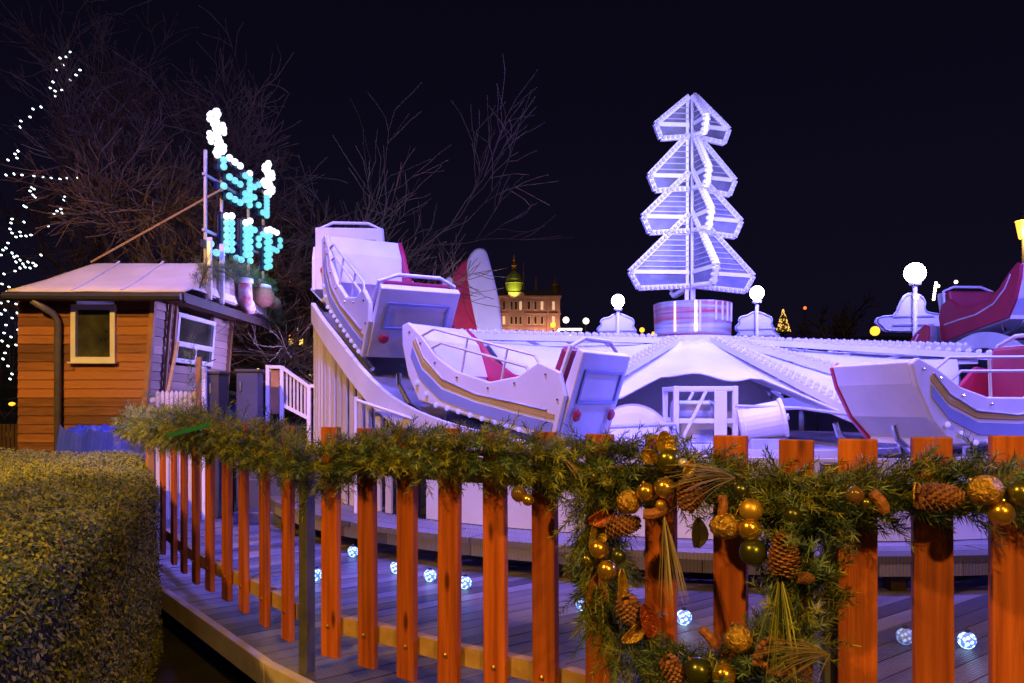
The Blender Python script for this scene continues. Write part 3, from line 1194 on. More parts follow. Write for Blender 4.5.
WR = [(605, 478), (598, 520), (600, 560), (606, 600), (622, 640), (655, 668), (692, 683), (730, 682), (765, 662), (790, 630), (803, 590), (800, 548), (790, 515), (770, 500)]
wp = catmull([fence_pt(u, v, .11) for u, v in WR], 5)
wr = thing('fir_wreath', 'round fir wreath hung on the front fence with baubles and cones', 'wreath', wp[10])
a, b, c = garland(wp, 480, .10, .042, .10, .45, nn=34)
part('foliage', a, M['needle'], wr, label='olive green fir sprigs')
part('foliage', b, M['needle_blue'], wr, label='blue green fir sprigs')
part('stem', c, M['stem'], wr)
# long thin needle sprays of the wreath and garland
def spray(u, v, du, dv, L, n_, name, lab, mm, spread=.25):
    o_ = fence_pt(u, v, .19)
    mb = MB()
    s = s_at(u)
    d0 = Vector((du, -.25, -dv)).normalized()
    for k in range(n_):
        d = (d0 + Vector((rnd.gauss(0, spread), rnd.gauss(0, spread), rnd.gauss(0, spread)))).normalized()
        l = L * rnd.uniform(.7, 1.1)
        pts = [o_ + d * (l * t) + Vector((0, 0, -.25 * l * t * t)) for t in (0, .35, .7, 1)]
        mb.tube(pts, [.0016, .0015, .0012, .0006], 3, caps=False)
    o = build(name, mb, M[mm])
    tag(o, lab, 'decoration', 'long needle sprays')


spray(664, 515, .12, 1, .22, 34, 'needle_spray', 'pale long needle spray hanging inside the top of the wreath', 'needle_pale', .13)
spray(780, 572, -.05, 1, .22, 40, 'needle_spray', 'long needle spray hanging below the tall pine cone', 'needle', .16)
spray(735, 478, -1, -.28, .20, 34, 'needle_spray', 'frosted needle spray on the garland beside the upright wide picket', 'needle_pale', .2)
spray(560, 455, .8, .75, .22, 30, 'needle_spray', 'straw coloured needle spray left of the wreath top', 'needle_pale', .12)
spray(830, 655, -.9, -.25, .20, 30, 'needle_spray', 'needle spray reaching right from the lower wreath', 'needle_pale', .22)

GB = 'gold and olive baubles on the fir garland'


def bauble(u, v, rpx, mm, lab, off=.2, sq=1.0, rough=0):
    s = s_at(u)
    s2 = F / (F / s - off)
    r = rpx / s2
    p = fence_pt(u, v, off)
    root = thing('bauble', lab, 'bauble', p, 0, GB)
    mb = MB()
    mb.sphere((0, 0, 0), r, 24, 16, (sq, 1, 1))
    if rough:
        vv = []
        for q in mb.v:
            d = Vector(q)
            k = 1 + .08 * math.sin(math.atan2(d.y, d.x) * 9 + d.z / r * 5) * math.cos(d.z / r * 8)
            vv.append(tuple(d * k))
        mb.v = vv
    build('ball', mb, M[mm], root, smooth=True)
    mb = MB()
    tilt = Matrix.Rotation(rnd.uniform(-.7, .7), 4, 'Y') @ Matrix.Rotation(rnd.uniform(-.9, -.2), 4, 'X')
    mb.lathe([(r * .26, r * .93), (r * .26, r * 1.10), (r * .2, r * 1.14), (r * .05, r * 1.15)], 12, tilt)
    a = [tilt @ Vector((math.cos(t) * r * .1, 0, r * 1.22 + math.sin(t) * r * .1)) for t in [k * PI / 4 for k in range(9)]]
    mb.tube(a, r * .025, 5, caps=False)
    build('cap', mb, M['cap'], root)


BA = [
    (668, 460, 12, 'olive', 'large olive bauble under the gold leaf at the top of the wreath'),
    (646, 492, 9.5, 'gold', 'left of the two shiny gold baubles side by side at the wreath top'),
    (665, 488, 10.5, 'gold', 'right and brighter of the two shiny gold baubles at the wreath top'),
    (592, 476, 7, 'olive', 'small olive bauble on the garland left of the wreath top'),
    (661, 505, 5.5, 'gold_matte', 'tiny matt gold bauble just below the two shiny gold ones'),
    (599, 549, 10, 'gold', 'upper gold bauble of the cluster on the left side of the wreath'),
    (607, 570, 10, 'gold', 'lower gold bauble of the cluster on the left side of the wreath'),
    (587, 560, 8, 'olive', 'olive bauble at the left rim of the wreath'),
    (619, 556, 7.5, 'olive_dark', 'dark olive bauble tucked inside the left cluster of the wreath'),
    (751, 510, 11.5, 'gold_matte', 'top bauble of the gold pair hanging over the wide picket'),
    (750, 529, 11.5, 'gold', 'lower bauble of the gold pair hanging over the wide picket'),
    (753, 552, 13.5, 'olive_dark', 'largest dark olive bauble, below the gold pair, left of the tall cone'),
    (741, 490, 8, 'olive_dark', 'small dark bauble above the gold pair'),
    (699, 671, 13.5, 'olive_dark', 'dark olive bauble at the bottom of the wreath'),
    (724, 675, 12, 'gold', 'gold bauble at the bottom of the wreath'),
    (793, 515, 8.5, 'olive_dark', 'dull olive bauble above the tall pine cone'),
    (1001, 513, 12.5, 'gold', 'shiny gold bauble at the right end of the garland, below the foil one'),
    (1020, 493, 12.5, 'olive', 'olive bauble cut by the right edge of the picture'),
    (866, 503, 5.5, 'olive', 'tiny olive bauble left of the wide pine cone'),
    (855, 495, 9, 'copper_glass', 'coppery glass bauble in the garland left of the wide pine cone'),
    (519, 494, 8, 'copper_glass', 'coppery glass bauble low in the garland, far left of the wreath'),
    (528, 500, 6, 'gold', 'small gold bauble touching the coppery glass one, far left of the wreath'),
]
for u, v, r_, mm, lab in BA:
    bauble(u, v, r_, mm, lab)
for u, v, r_, lab, sq in ((739, 639, 13.5, 'round glittering gold bauble at the lower right inside of the wreath', 1),
                          (985, 490, 15, 'crinkled gold foil bauble at the right end of the garland', 1.1),
                          (629, 502, 12, 'ribbed gold bauble below the shiny pair at the wreath top', 1),
                          (726, 526, 13, 'long crinkled gold bauble left of the gold pair', 1.25)):
    bauble(u, v, r_, 'gold_glitter', lab, sq=sq, rough=1)
bauble(683, 463, 5, 'silver', 'small silver bauble beside the olive one at the wreath top')


def pine_cone(u, v, w, hh, rot, lab, off=.2):
    s = F / (F / s_at(u) - off)
    p = fence_pt(u, v, off)
    r, H = w / s, hh / s
    T = Matrix.Rotation(rot, 4, 'Y') @ Matrix.Rotation(rnd.uniform(-.25, .25), 4, 'X')
    mb = MB()
    mb.sphere((0, 0, 0), 1, 12, 10, (r * .7, r * .7, H * .85))
    mb.v = [tuple(T @ Vector(q)) for q in mb.v]
    nS = 110
    for i in range(nS):
        f = i / nS
        z = H * (-1 + 1.95 * f)
        rr = r * math.sin(PI * min(.97, .12 + f * .84)) ** .7 * (1.05 - .25 * f)
        a = i * 2.39996
        d = Vector((math.cos(a), math.sin(a), 0))
        t = Vector((-d.y, d.x, 0))
        c0 = d * rr * .6 + Vector((0, 0, z))
        tipd = (d + Vector((0, 0, .55 - .9 * (1 - f) + .5))).normalized()
        w_ = r * .24
        tip = c0 + tipd * r * .52
        up = tipd.cross(t).normalized()
        vs = [c0 + t * w_ * .6, c0 - t * w_ * .6, tip - t * w_ * .75 - tipd * r * .08, tip, tip + t * w_ * .75 - tipd * r * .08]
        vs2 = [q - up * r * .09 for q in vs]
        vs = [T @ q for q in vs + vs2]
        mb.add(vs, [(0, 1, 2, 3, 4), (9, 8, 7, 6, 5), (1, 6, 7, 2), (2, 7, 8, 3), (3, 8, 9, 4), (4, 9, 5, 0)])
    o = build('pine_cone', mb, M['cone'], loc=p)
    tag(o, lab, 'pine cone', 'pine cones on the fir garland')


pine_cone(691, 493, 14, 15, R(200), 'pine cone beside the shiny gold baubles at the top of the wreath')
pine_cone(784, 556, 15, 19, 0, 'tall upright pine cone on the right side of the wreath')
pine_cone(622, 526, 11, 17, R(75), 'reddish pine cone lying below the ribbed gold bauble')
pine_cone(629, 610, 12, 13, R(160), 'pine cone on the lower left of the wreath')
pine_cone(674, 672, 11, 16, R(150), 'pine cone at the bottom left of the wreath')
pine_cone(938, 497, 14, 21, R(88), 'wide pine cone lying on the garland at the right')
pine_cone(805, 578, 6, 8, R(90), 'small pine cone on the right rim of the wreath')


def bark_piece(u, v, w, hh, rot, mm, lab, name, cat, off=.2):
    s = F / (F / s_at(u) - off)
    p = fence_pt(u, v, off)
    T = Matrix.Rotation(rot, 4, 'Y')
    mb = MB()
    nn = 7
    pts = []
    for i in range(nn):
        f = i / (nn - 1)
        pts.append(T @ Vector((.12 * hh / s * math.sin(f * 4), -.1 * hh / s * math.sin(f * PI), (f - .5) * 2 * hh / s)))
    if name == 'cinnamon_stick':
        mb.tube(pts, [w / s * k for k in (.8, 1, .95, 1, .9, 1, .8)], 9)
    else:
        for i in range(nn):
            f = i / (nn - 1)
            ww = w / s * math.sin(PI * (.06 + .9 * f)) ** .8
            for x in (-1, 0, 1):
                mb.v.append(tuple(pts[i] + T @ Vector((x * ww, -.25 * ww * abs(x) + (.012 if x == 0 else 0), 0))))
        for i in range(nn - 1):
            for x in range(2):
                a = i * 3 + x
                mb.f.append((a, a + 1, a + 4, a + 3))
    o = build(name, mb, M[mm], loc=p)
    if name != 'cinnamon_stick':
        m_ = o.modifiers.new('thick', 'SOLIDIFY')
        m_.thickness = .003
    tag(o, lab, cat)


bark_piece(595, 592, 10, 17, R(15), 'bark', 'curl of orange bark on the left rim of the wreath', 'bark_curl', 'bark curl')
bark_piece(648, 621, 9, 17, R(-10), 'red_bead', 'glittering red leaf on the lower left of the wreath', 'glitter_leaf', 'leaf')
bark_piece(635, 631, 7, 17, R(50), 'gold_glitter', 'curved gold pod on the lower left of the wreath', 'gold_pod', 'pod')
bark_piece(708, 637, 5, 11, R(-35), 'bark', 'short brown stick poking up inside the wreath', 'cinnamon_stick', 'stick')
bark_piece(770, 644, 6, 15, R(58), 'bark', 'cinnamon stick on the lower right of the wreath', 'cinnamon_stick', 'stick')
bark_piece(722, 505, 5, 10, R(5), 'bark', 'brown stick between the garland and the gold pair', 'cinnamon_stick', 'stick')
bark_piece(602, 517, 8, 14, R(70), 'red_bead', 'red brown leaf at the upper left of the wreath', 'glitter_leaf', 'leaf')
bark_piece(655, 512, 6, 12, R(80), 'bark', 'brown stick below the shiny gold baubles', 'cinnamon_stick', 'stick')
bark_piece(664, 443, 9, 12, R(8), 'gold_leaf', 'upright gold leaf at the very top of the wreath', 'gold_leaf', 'leaf')
bark_piece(649, 457, 7, 9, R(-40), 'gold_leaf', 'gold leaf tilted left at the top of the wreath', 'gold_leaf', 'leaf')
bark_piece(689, 468, 5, 9, R(35), 'gold_leaf', 'twisted gold foil right of the large olive bauble', 'gold_leaf', 'leaf')
bark_piece(598, 530, 9, 20, R(20), 'gold_leaf', 'long gold fern leaf on the upper left of the wreath', 'gold_leaf', 'leaf')
bark_piece(621, 586, 4.5, 17, R(8), 'gold_leaf', 'thin gold feather leaf on the left of the wreath', 'gold_leaf', 'leaf')
bark_piece(738, 517, 5, 16, R(25), 'gold_leaf', 'gold leaf behind the long crinkled bauble', 'gold_leaf', 'leaf')
bark_piece(698, 533, 8, 15, R(5), 'dark_leaf', 'dark leaf hanging under the cone at the wreath top', 'dark_leaf', 'leaf')
bark_piece(879, 502, 6, 12, R(-30), 'bark', 'pinkish brown stick left of the wide pine cone', 'cinnamon_stick', 'stick')
bark_piece(917, 495, 5, 12, R(5), 'gold_leaf', 'gold foil leaf touching the wide pine cone', 'gold_leaf', 'leaf')
# little twig ring on the wreath
p = fence_pt(778, 655, .2)
mb = MB()
s = F / (F / s_at(778) - .2)
for k in range(34):
    a = k / 34 * 2 * PI
    c = Vector((math.cos(a) * 19 / s, rnd.uniform(-.008, .008), math.sin(a) * 15 / s))
    t = Vector((-math.sin(a), rnd.uniform(-.5, .5), math.cos(a)))
    o_ = Vector((rnd.uniform(-.01, .01), rnd.uniform(-.01, .01), rnd.uniform(-.01, .01)))
    mb.tube([c - t * .02 + o_, c + t * .02 - o_], [.006, .004], 5)
    mb.sphere(c + o_ * 1.5, .009, 6, 4)
tag(build('twig_ring', mb, M['cone'], loc=p), 'little brown twig and berry ring at the lower right of the wreath', 'decoration')
# green ribbon of light, modelled as a solid strip towards the hut
mb = MB()
pts = [at(163, 437, 4.85), at(185, 431, 4.3), at(212, 424, 4.2)]
for i, q in enumerate(pts):
    mb.v += [tuple(q + Vector((0, 0, .012))), tuple(q - Vector((0, 0, .012)))]
for i in range(2):
    mb.f.append((i * 2, i * 2 + 1, i * 2 + 3, i * 2 + 2))
o = build('streak', mb, M['streak_green'])
m_ = o.modifiers.new('thick', 'SOLIDIFY')
m_.thickness = .004
tag(o, 'thin green ribbon of light modelled as a strip across the garland near the hedge', 'streak')

# ------------------------------------------------------------------ LED balls on the deck
BALLS = [(353, 552, 'e_ball', 'bright LED ball on the deck by the second front picket'), (396, 568, 'e_ball', 'LED ball peeping out left of the fourth front picket'),
         (430, 576, 'e_ball', 'large bright LED ball between two pickets left of centre'), (465, 583, 'e_ball', 'bright LED ball right of the large one left of centre'),
         (583, 604, 'e_ball', 'LED ball at the left rim of the fir wreath'), (684, 618, 'e_ball', 'LED ball seen through the middle of the fir wreath'),
         (905, 637, 'e_ball_dim', 'dim blue LED ball left of the second picket from the right'), (967, 641, 'e_ball', 'LED ball between the two rightmost pickets'),
         (235, 497, 'e_ball', 'small LED ball far back between the pickets near the hedge'), (252, 508, 'e_ball', 'small LED ball further right between the back pickets'),
         (257, 519, 'e_ball_dim', 'faint LED ball behind the back pickets, lowest of three'), (316, 575, 'e_ball', 'LED ball glinting right beside the steel post')]
for u, v, mm, lab in BALLS:
    Y = (ZC - .3 - .04) * F / (v - HZ)
    p = at(u, v, Y)
    r = .042
    root = thing('light_ball', lab, 'light ball', (p.x, p.y, .3), 0, 'LED balls on the deck')
    mb = MB()
    mb.sphere((0, 0, r + .002), r, 14, 10)
    build('globe', mb, M[mm], root)
    mb = MB()
    mb.lathe([(.014, -.01), (.014, .012), (.005, .016)], 8, Matrix.Translation((0, 0, 2 * r)))
    build('cap', mb, M['dark_grey'], root)

# ------------------------------------------------------------------ hedge
HP = [(-.80, .62), (-1.17, 1.83), (-2.07, 4.7), (-3.55, 7.7), (-9.5, 8.3), (-7.0, .6)]
HT = 1.05
hd = thing('clipped_hedge', 'clipped hedge filling the lower left corner', 'hedge', (-3, 4, 0))
core = MB()
cx_, cy_ = -3.2, 4.2
ins = []
for x, y in HP:
    d = Vector((cx_ - x, cy_ - y, 0)).normalized() * .05
    ins.append((x + d.x, y + d.y))
nn = len(ins)
core.add([(x, y, 0) for x, y in ins] + [(x, y, HT - .06) for x, y in ins],
         [tuple(range(nn, 2 * nn))] + [(i, (i + 1) % nn, nn + (i + 1) % nn, nn + i) for i in range(nn)])
part('twigs', core, M['hedge_core'], hd)
lf = MB()


def leaf(mb, p, nrm, L, W):
    a = Vector((rnd.gauss(0, 1), rnd.gauss(0, 1), rnd.gauss(0, 1)))
    nn_ = (nrm + a * .55).normalized()
    t = nn_.cross(Vector((rnd.gauss(0, 1), rnd.gauss(0, 1), rnd.gauss(0, 1))))
    if t.length < 1e-3:
        return
    t.normalize()
    b = nn_.cross(t)
    mb.add([p - t * L * .5, p + b * W * .5 - t * L * .05, p + t * L * .5 - nn_ * L * .12, p - b * W * .5 - t * L * .05], [(0, 1, 2, 3)])


def in_poly(x, y, P):
    c = False
    j = len(P) - 1
    for i in range(len(P)):
        if (P[i][1] > y) != (P[j][1] > y) and x < (P[j][0] - P[i][0]) * (y - P[i][1]) / (P[j][1] - P[i][1]) + P[i][0]:
            c = not c
        j = i
    return c


def edge_dist(x, y, P):
    best = 9
    for i in range(len(P)):
        a, b = Vector((*P[i], 0)), Vector((*P[(i + 1) % len(P)], 0))
        q = Vector((x, y, 0))
        t = max(0, min(1, (q - a).dot(b - a) / (b - a).length_squared))
        best = min(best, (q - (a + (b - a) * t)).length)
    return best


cnt = 0
while cnt < 80000:
    Y = 1.2 + 7.0 * rnd.random() ** 1.5
    x = rnd.uniform(-.68 * Y - .1, -.6)
    if not in_poly(x, Y, HP):
        cnt += .2
        continue
    e = edge_dist(x, Y, HP)
    drop = 0.09 * max(0, 1 - e / .16) ** 2
    bumpz = .045 * noise.noise((x * 2.2, Y * 2.2, 0)) + .03 * noise.noise((x * 7, Y * 7, 4))
    leaf(lf, Vector((x, Y, HT - drop + bumpz + rnd.uniform(-.05, .012))), Vector((.3, -.3, 1)), rnd.uniform(.011, .026), rnd.uniform(.007, .014))
    cnt += 1
for k in range(62000):
    i = rnd.choices((0, 1, 2), (3, 8, 5))[0]
    t = rnd.random() ** (1.0)
    a, b = Vector((*HP[i], 0)), Vector((*HP[i + 1], 0))
    q = a.lerp(b, t)
    nrm = Vector((b.y - a.y, a.x - b.x, 0)).normalized()
    z = rnd.uniform(0, HT - .02)
    off = .035 * noise.noise((q.x * 3, q.y * 3, z * 3)) - .06 * max(0, (z - (HT - .12)) / .12) ** 2
    q = q + nrm * (off + rnd.uniform(-.05, .012))
    q.z = z
    leaf(lf, q, nrm + Vector((0, 0, .4)), rnd.uniform(.011, .026), rnd.uniform(.007, .014))
o = part('leaves', lf, M['hedge_leaf'], hd)
o['kind'] = 'stuff'
tw = MB()
for k in range(60):
    Y = rnd.uniform(1.6, 6)
    x = rnd.uniform(-.64 * Y, -.45 * Y)
    if in_poly(x, Y, HP):
        p = Vector((x, Y, HT - .02))
        d = Vector((rnd.gauss(0, .5), rnd.gauss(0, .5), 1)).normalized()
        tw.tube([p, p + d * rnd.uniform(.04, .09)], [.002, .001], 4, caps=False)
part('shoots', tw, M['trim_wood'], hd)['kind'] = 'stuff'

# orange cable on the dark ground under the deck edge
mb = MB()
pts = []
for u, v in ((196, 628), (215, 640), (235, 652), (255, 664), (272, 676), (288, 692), (300, 720)):
    Y = (ZC - .02) * F / (v - HZ)
    pts.append(at(u, v, Y))
mb.tube(catmull(pts, 4), .012, 6)
tag(build('cable', mb, M['cable']), 'thin orange cable on the dark ground below the deck edge', 'cable')

# ------------------------------------------------------------------ hut
HX0, HX1, HY0, HY1 = -6.17, -4.5, 10.0, 12.75
ZE = at(0, 297, 10).z                       # eaves
hut = thing('wooden_hut', 'timber ticket hut with white roof at the left', 'hut', (HX1, HY0, 0))
wl = MB()
bh = .112
z = 0.0
WX0, WX1, WZ0, WZ1 = at(73, 0, 10).x, at(117, 0, 10).x, at(0, 362, 10).z, at(0, 305, 10).z
while z < ZE - .02:
    zt_ = min(z + bh, ZE)
    xr = HX1 - .22 * (1 - (z / ZE))                    # the corner leans outwards towards the top
    spans = [(HX0, xr)]
    if zt_ > WZ0 and z < WZ1:
        spans = [(HX0, WX0 + .02), (WX1 - .02, xr)]
    for a, b in spans:
        cuts = [a]
        if b - a > .9 and rnd.random() < .5:
            cuts.append(a + rnd.uniform(.3, .7) * (b - a))
        cuts.append(b)
        for c0, c1 in zip(cuts, cuts[1:]):
            wl.add([(c0, HY0 - .02, z), (c1 - .003, HY0 - .02, z), (c1 - .003, HY0 - .004, zt_ - .004), (c0, HY0 - .004, zt_ - .004),
                    (c0, HY0 + .05, z), (c1 - .003, HY0 + .05, z), (c1 - .003, HY0 + .05, zt_), (c0, HY0 + .05, zt_)],
                   [(0, 1, 2, 3), (3, 2, 6, 7), (0, 4, 5, 1), (1, 5, 6, 2), (0, 3, 7, 4)])
    z += bh
wl.box(((WX0 + WX1) / 2, HY0 + .022, WZ0 - .05), (WX1 - WX0 - .044, .05, .16))
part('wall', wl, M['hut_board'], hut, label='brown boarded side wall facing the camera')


def xf(z):
    return HX1 - .22 * (1 - z / ZE)


wl = MB()
z = 0.0
FY0, FY1 = 10.75, 12.1                       # front window
fz0, fz1 = at(0, 363, 11.0).z, at(0, 312, 10.75).z
while z < ZE - .02:
    zt_ = min(z + bh, ZE)
    spans = [(HY0 + .055, HY1)]
    if zt_ > fz0 and z < fz1:
        spans = [(HY0 + .055, FY0 + .02), (FY1 - .02, HY1)]
    for a, b in spans:
        xa, xb = xf(z), xf(zt_)
        wl.add([(xa + .02, a, z), (xa + .02, b, z), (xb + .004, b, zt_ - .004), (xb + .004, a, zt_ - .004),
                (xa - .05, a, z), (xa - .05, b, z), (xb - .05, b, zt_), (xb - .05, a, zt_)],
               [(0, 1, 2, 3), (3, 2, 6, 7), (0, 4, 5, 1), (0, 3, 7, 4), (1, 5, 6, 2)])
    z += bh
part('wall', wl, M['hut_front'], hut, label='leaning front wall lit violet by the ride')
wl = MB()
wl.box(((HX0 + HX1) / 2 - .06, HY1 + .02, ZE / 2), (HX1 - HX0 - .1, .04, ZE))
wl.box((HX0 + .02, (HY0 + HY1) / 2 + .04, ZE / 2), (.04, HY1 - HY0 - .1, ZE))
part('wall', wl, M['dark_wood'], hut, label='dark rear walls')
for yy in (HY0 - .01, HY1):
    mb = MB()
    mb.beam((xf(0) + .03, yy, 0), (xf(ZE) + .03, yy, ZE - .01), .06, .07, up=(0, 1, 0))
    part('corner_post', mb, M['trim_wood'], hut)
for yy in (10.45, 10.62):
    mb = MB()
    mb.beam((xf(0) + .05, yy, 0), (xf(ZE) + .05, yy, ZE - .02), .035, .05, up=(0, 1, 0))
    part('batten', mb, M['trim_wood'], hut)
# camera side window
w = MB()
fw = .06
w.box(((WX0 + WX1) / 2, HY0 - .025, WZ0 + fw / 2), (WX1 - WX0, .07, fw))
w.box(((WX0 + WX1) / 2, HY0 - .025, WZ1 - fw / 2), (WX1 - WX0, .07, fw))
w.box((WX0 + fw / 2, HY0 - .025, (WZ0 + WZ1) / 2), (fw, .07, WZ1 - WZ0 - 2 * fw))
w.box((WX1 - fw / 2, HY0 - .025, (WZ0 + WZ1) / 2), (fw, .07, WZ1 - WZ0 - 2 * fw))
w.box(((WX0 + WX1) / 2, HY0 - .055, WZ0 - .012), (WX1 - WX0 + .05, .09, .02))
wo = part('window', w, M['white_frame'], hut, label='upright white window in the side wall')
pn = MB()
pn.box(((WX0 + WX1) / 2, HY0 + .01, (WZ0 + WZ1) / 2), (WX1 - WX0 - 2 * fw - .004, .012, WZ1 - WZ0 - 2 * fw - .004))
build('pane', pn, M['glass'], wo)
# front window
w = MB()
def fb(y0, y1, z0, z1, d=.06):
    zm0, zm1 = z0, z1
    vs = []
    for z in (zm0, zm1):
        for y in (y0, y1):
            for o_ in (-.03, .035):
                vs.append((xf(z) + o_, y, z))
    w.add(vs, [(0, 2, 3, 1), (4, 5, 7, 6), (0, 1, 5, 4), (2, 6, 7, 3), (1, 3, 7, 5), (0, 4, 6, 2)])
fm_ = fz0 + .26
fb(FY0, FY1, fz1 - .06, fz1)
fb(FY0, FY1, fz0, fz0 + .06)
fb(FY0 + .002, FY1 - .002, fm_ - .04, fm_ + .03)
fb(FY0, FY0 + .07, fz0 + .062, fz1 - .062)
fb(FY1 - .07, FY1, fz0 + .062, fz1 - .062)
fb(11.4, 11.46, fz0 + .062, fm_ - .042)
wo = part('window', w, M['white_frame'], hut, label='wide white hatch window in the front wall')
pn = MB()
vs = []
for z in (fz0 + .062, fz1 - .062):
    for y in (FY0 + .07, FY1 - .07):
        vs.append((xf(z) - .004, y, z))
pn.add(vs, [(0, 1, 3, 2)])
o = build('pane', pn, M['glass'], wo)
# roof: shallow hip of white canvas
ex0, ex1, ey0, ey1 = HX0 + .02, HX1 + .52, HY0 - .28, HY1 + .45
r0, r1 = at(90, 264, 10.9), at(216, 261, 11.6)
ea = ZE + .02
rf = MB()
nx, ny = 22, 14
def roof_z(x, y):
    tx0 = (x - ex0) / (r0.x - ex0)
    tx1 = 1 if x < r1.x else max(0, (ex1 - x) / (ex1 - r1.x))
    ty = (y - ey0) / (r0.y - ey0) if y < r0.y + .3 else (ey1 - y) / (ey1 - r0.y - .3)
    k = max(0, min(1, tx0, .15 + tx1 * 1.6, ty))
    return ea + .02 + (r0.z - ea) * k + .012 * noise.noise((x * 3, y * 3, 0)) - .02 * math.sin(k * PI)
for j in range(ny + 1):
    for i in range(nx + 1):
        x = ex0 + (ex1 - ex0) * i / nx
        y = ey0 + (ey1 - ey0) * j / ny
        rf.v.append((x, y, roof_z(x, y)))
for j in range(ny):
    for i in range(nx):
        a = j * (nx + 1) + i
        rf.f.append((a, a + 1, a + nx + 2, a + nx + 1))
o = part('roof', rf, M['canvas'], hut, smooth=True)
m_ = o.modifiers.new('thick', 'SOLIDIFY')
m_.thickness = .02
seam = MB()
for xx in (-5.35, -4.75):
    seam.tube([(xx, ey0 + (r0.y - ey0) * t, roof_z(xx, ey0 + (r0.y - ey0) * t) + .012) for t in (0, .2, .4, .6, .8, 1)], .012, 5)
build('seam', seam, M['canvas'], o)
fs = MB()
fs.box(((ex0 + ex1) / 2, ey0 + .02, ea - .05), (ex1 - ex0, .04, .10))
part('fascia', fs, M['dark_wood'], hut)
fs = MB()
fs.box((ex1 - .02, (ey0 + ey1) / 2 + .02, ea - .06), (.04, ey1 - ey0 - .04, .12))
part('fascia', fs, M['dark_wood'], hut)
sf = MB()
sf.box(((HX1 + ex1) / 2 + .02, (ey0 + ey1) / 2, ea - .03), (ex1 - HX1 - .06, ey1 - ey0 - .1, .02))
sf.box(((ex0 + HX1) / 2, (ey0 + HY0) / 2, ea - .03), (HX1 - ex0 - .02, HY0 - ey0 - .06, .02))
part('soffit', sf, M['trim_wood'], hut)
gt = MB()
gt.tube([(ex0, ey0 - .05, ea - .05), (ex1 - .02, ey0 - .05, ea - .06)], .05, 8)
part('gutter', gt, M['dark_grey'], hut)
dp = MB()
q = at(58, 0, 9.93).x
dp.tube([(q - .18, ey0 - .03, ea - .10), (q - .03, HY0 - .12, ea - .24), (q, HY0 - .075, ea - .34), (q, HY0 - .075, .05)], .042, 10)
part('downpipe', dp, M['pipe'], hut, smooth=True)
# parapet sign board above the front eave
pb = MB()
zc0 = ea + .06
for k in range(4):
    for (ya, yb) in ((10.5, 11.4), (11.405, 12.2), (12.205, 13.1)):
        pb.box((ex1 - .06, (ya + yb) / 2, zc0 + .06 + k * .105), (.04, yb - ya - .004, .10))
part('parapet', pb, M['hut_front'], hut)

# roof decoration
gd = thing('fir_garland', 'short fir garland along the boards above the hut front', 'garland', (ex1, 10.4, ea + .4))
pth = catmull([Vector((ex1 + .02, 10.15, ea + .12)), Vector((ex1 + .03, 10.4, ea + .42)), Vector((ex1 + .03, 10.9, ea + .44)), Vector((ex1 + .03, 11.5, ea + .58)),
               Vector((ex1 + .03, 12.2, ea + .52)), Vector((ex1 + .03, 13.0, ea + .45)), Vector((ex1 + .03, 13.3, ea - .05))], 5)
a, b, c = garland(pth, 150, .13, .07, .17, .5, nn=20)
part('foliage', a, M['needle'], gd)
part('foliage', b, M['needle_blue'], gd)
part('stem', c, M['stem'], gd)
pl = thing('plush_animal', 'brown plush animal toy lying on the hut roof front', 'soft toy', (ex1 + .1, 12.3, ea + .2))
mb = MB()
mb.sphere((ex1 + .14, 12.35, ea + .30), .2, 14, 10, (.8, 1.35, .85))
mb.sphere((ex1 + .20, 12.75, ea + .24), .12, 12, 8, (.8, 1.2, .9))
part('body', mb, M['plush'], pl, smooth=True)
mb = MB()
mb.sphere((ex1 + .16, 12.3, ea + .44), .13, 12, 8, (.9, 1.3, .35))
part('cap', mb, M['canvas'], pl, smooth=True)
for yy in (12.1, 12.62):
    mb = MB()
    mb.sphere((ex1 + .16, yy, ea + .47), .05, 8, 6, (.6, .5, 1.3))
    part('ear', mb, M['plush'], pl, smooth=True)
st_ = thing('stocking', 'spotted red and white stocking hanging on the hut roof front', 'stocking', (ex1 + .05, 11.75, ea + .1))
mb = MB()
mb.tube([(ex1 + .07, 11.70, ea + .42), (ex1 + .08, 11.70, ea + .28), (ex1 + .08, 11.72, ea + .14), (ex1 + .09, 11.85, ea + .06), (ex1 + .09, 12.0, ea + .05)],
        [.10, .10, .105, .10, .06], 12)
part('foot', mb, M['plush_red'], st_, smooth=True)
mb = MB()
mb.lathe([(.10, 0), (.125, .01), (.125, .07), (.10, .08)], 14, Matrix.Translation((ex1 + .07, 11.70, ea + .40)))
part('cuff', mb, M['canvas'], st_, smooth=True)

# white sign posts on the roof
def baseline(Y, lo=True):
    return 0


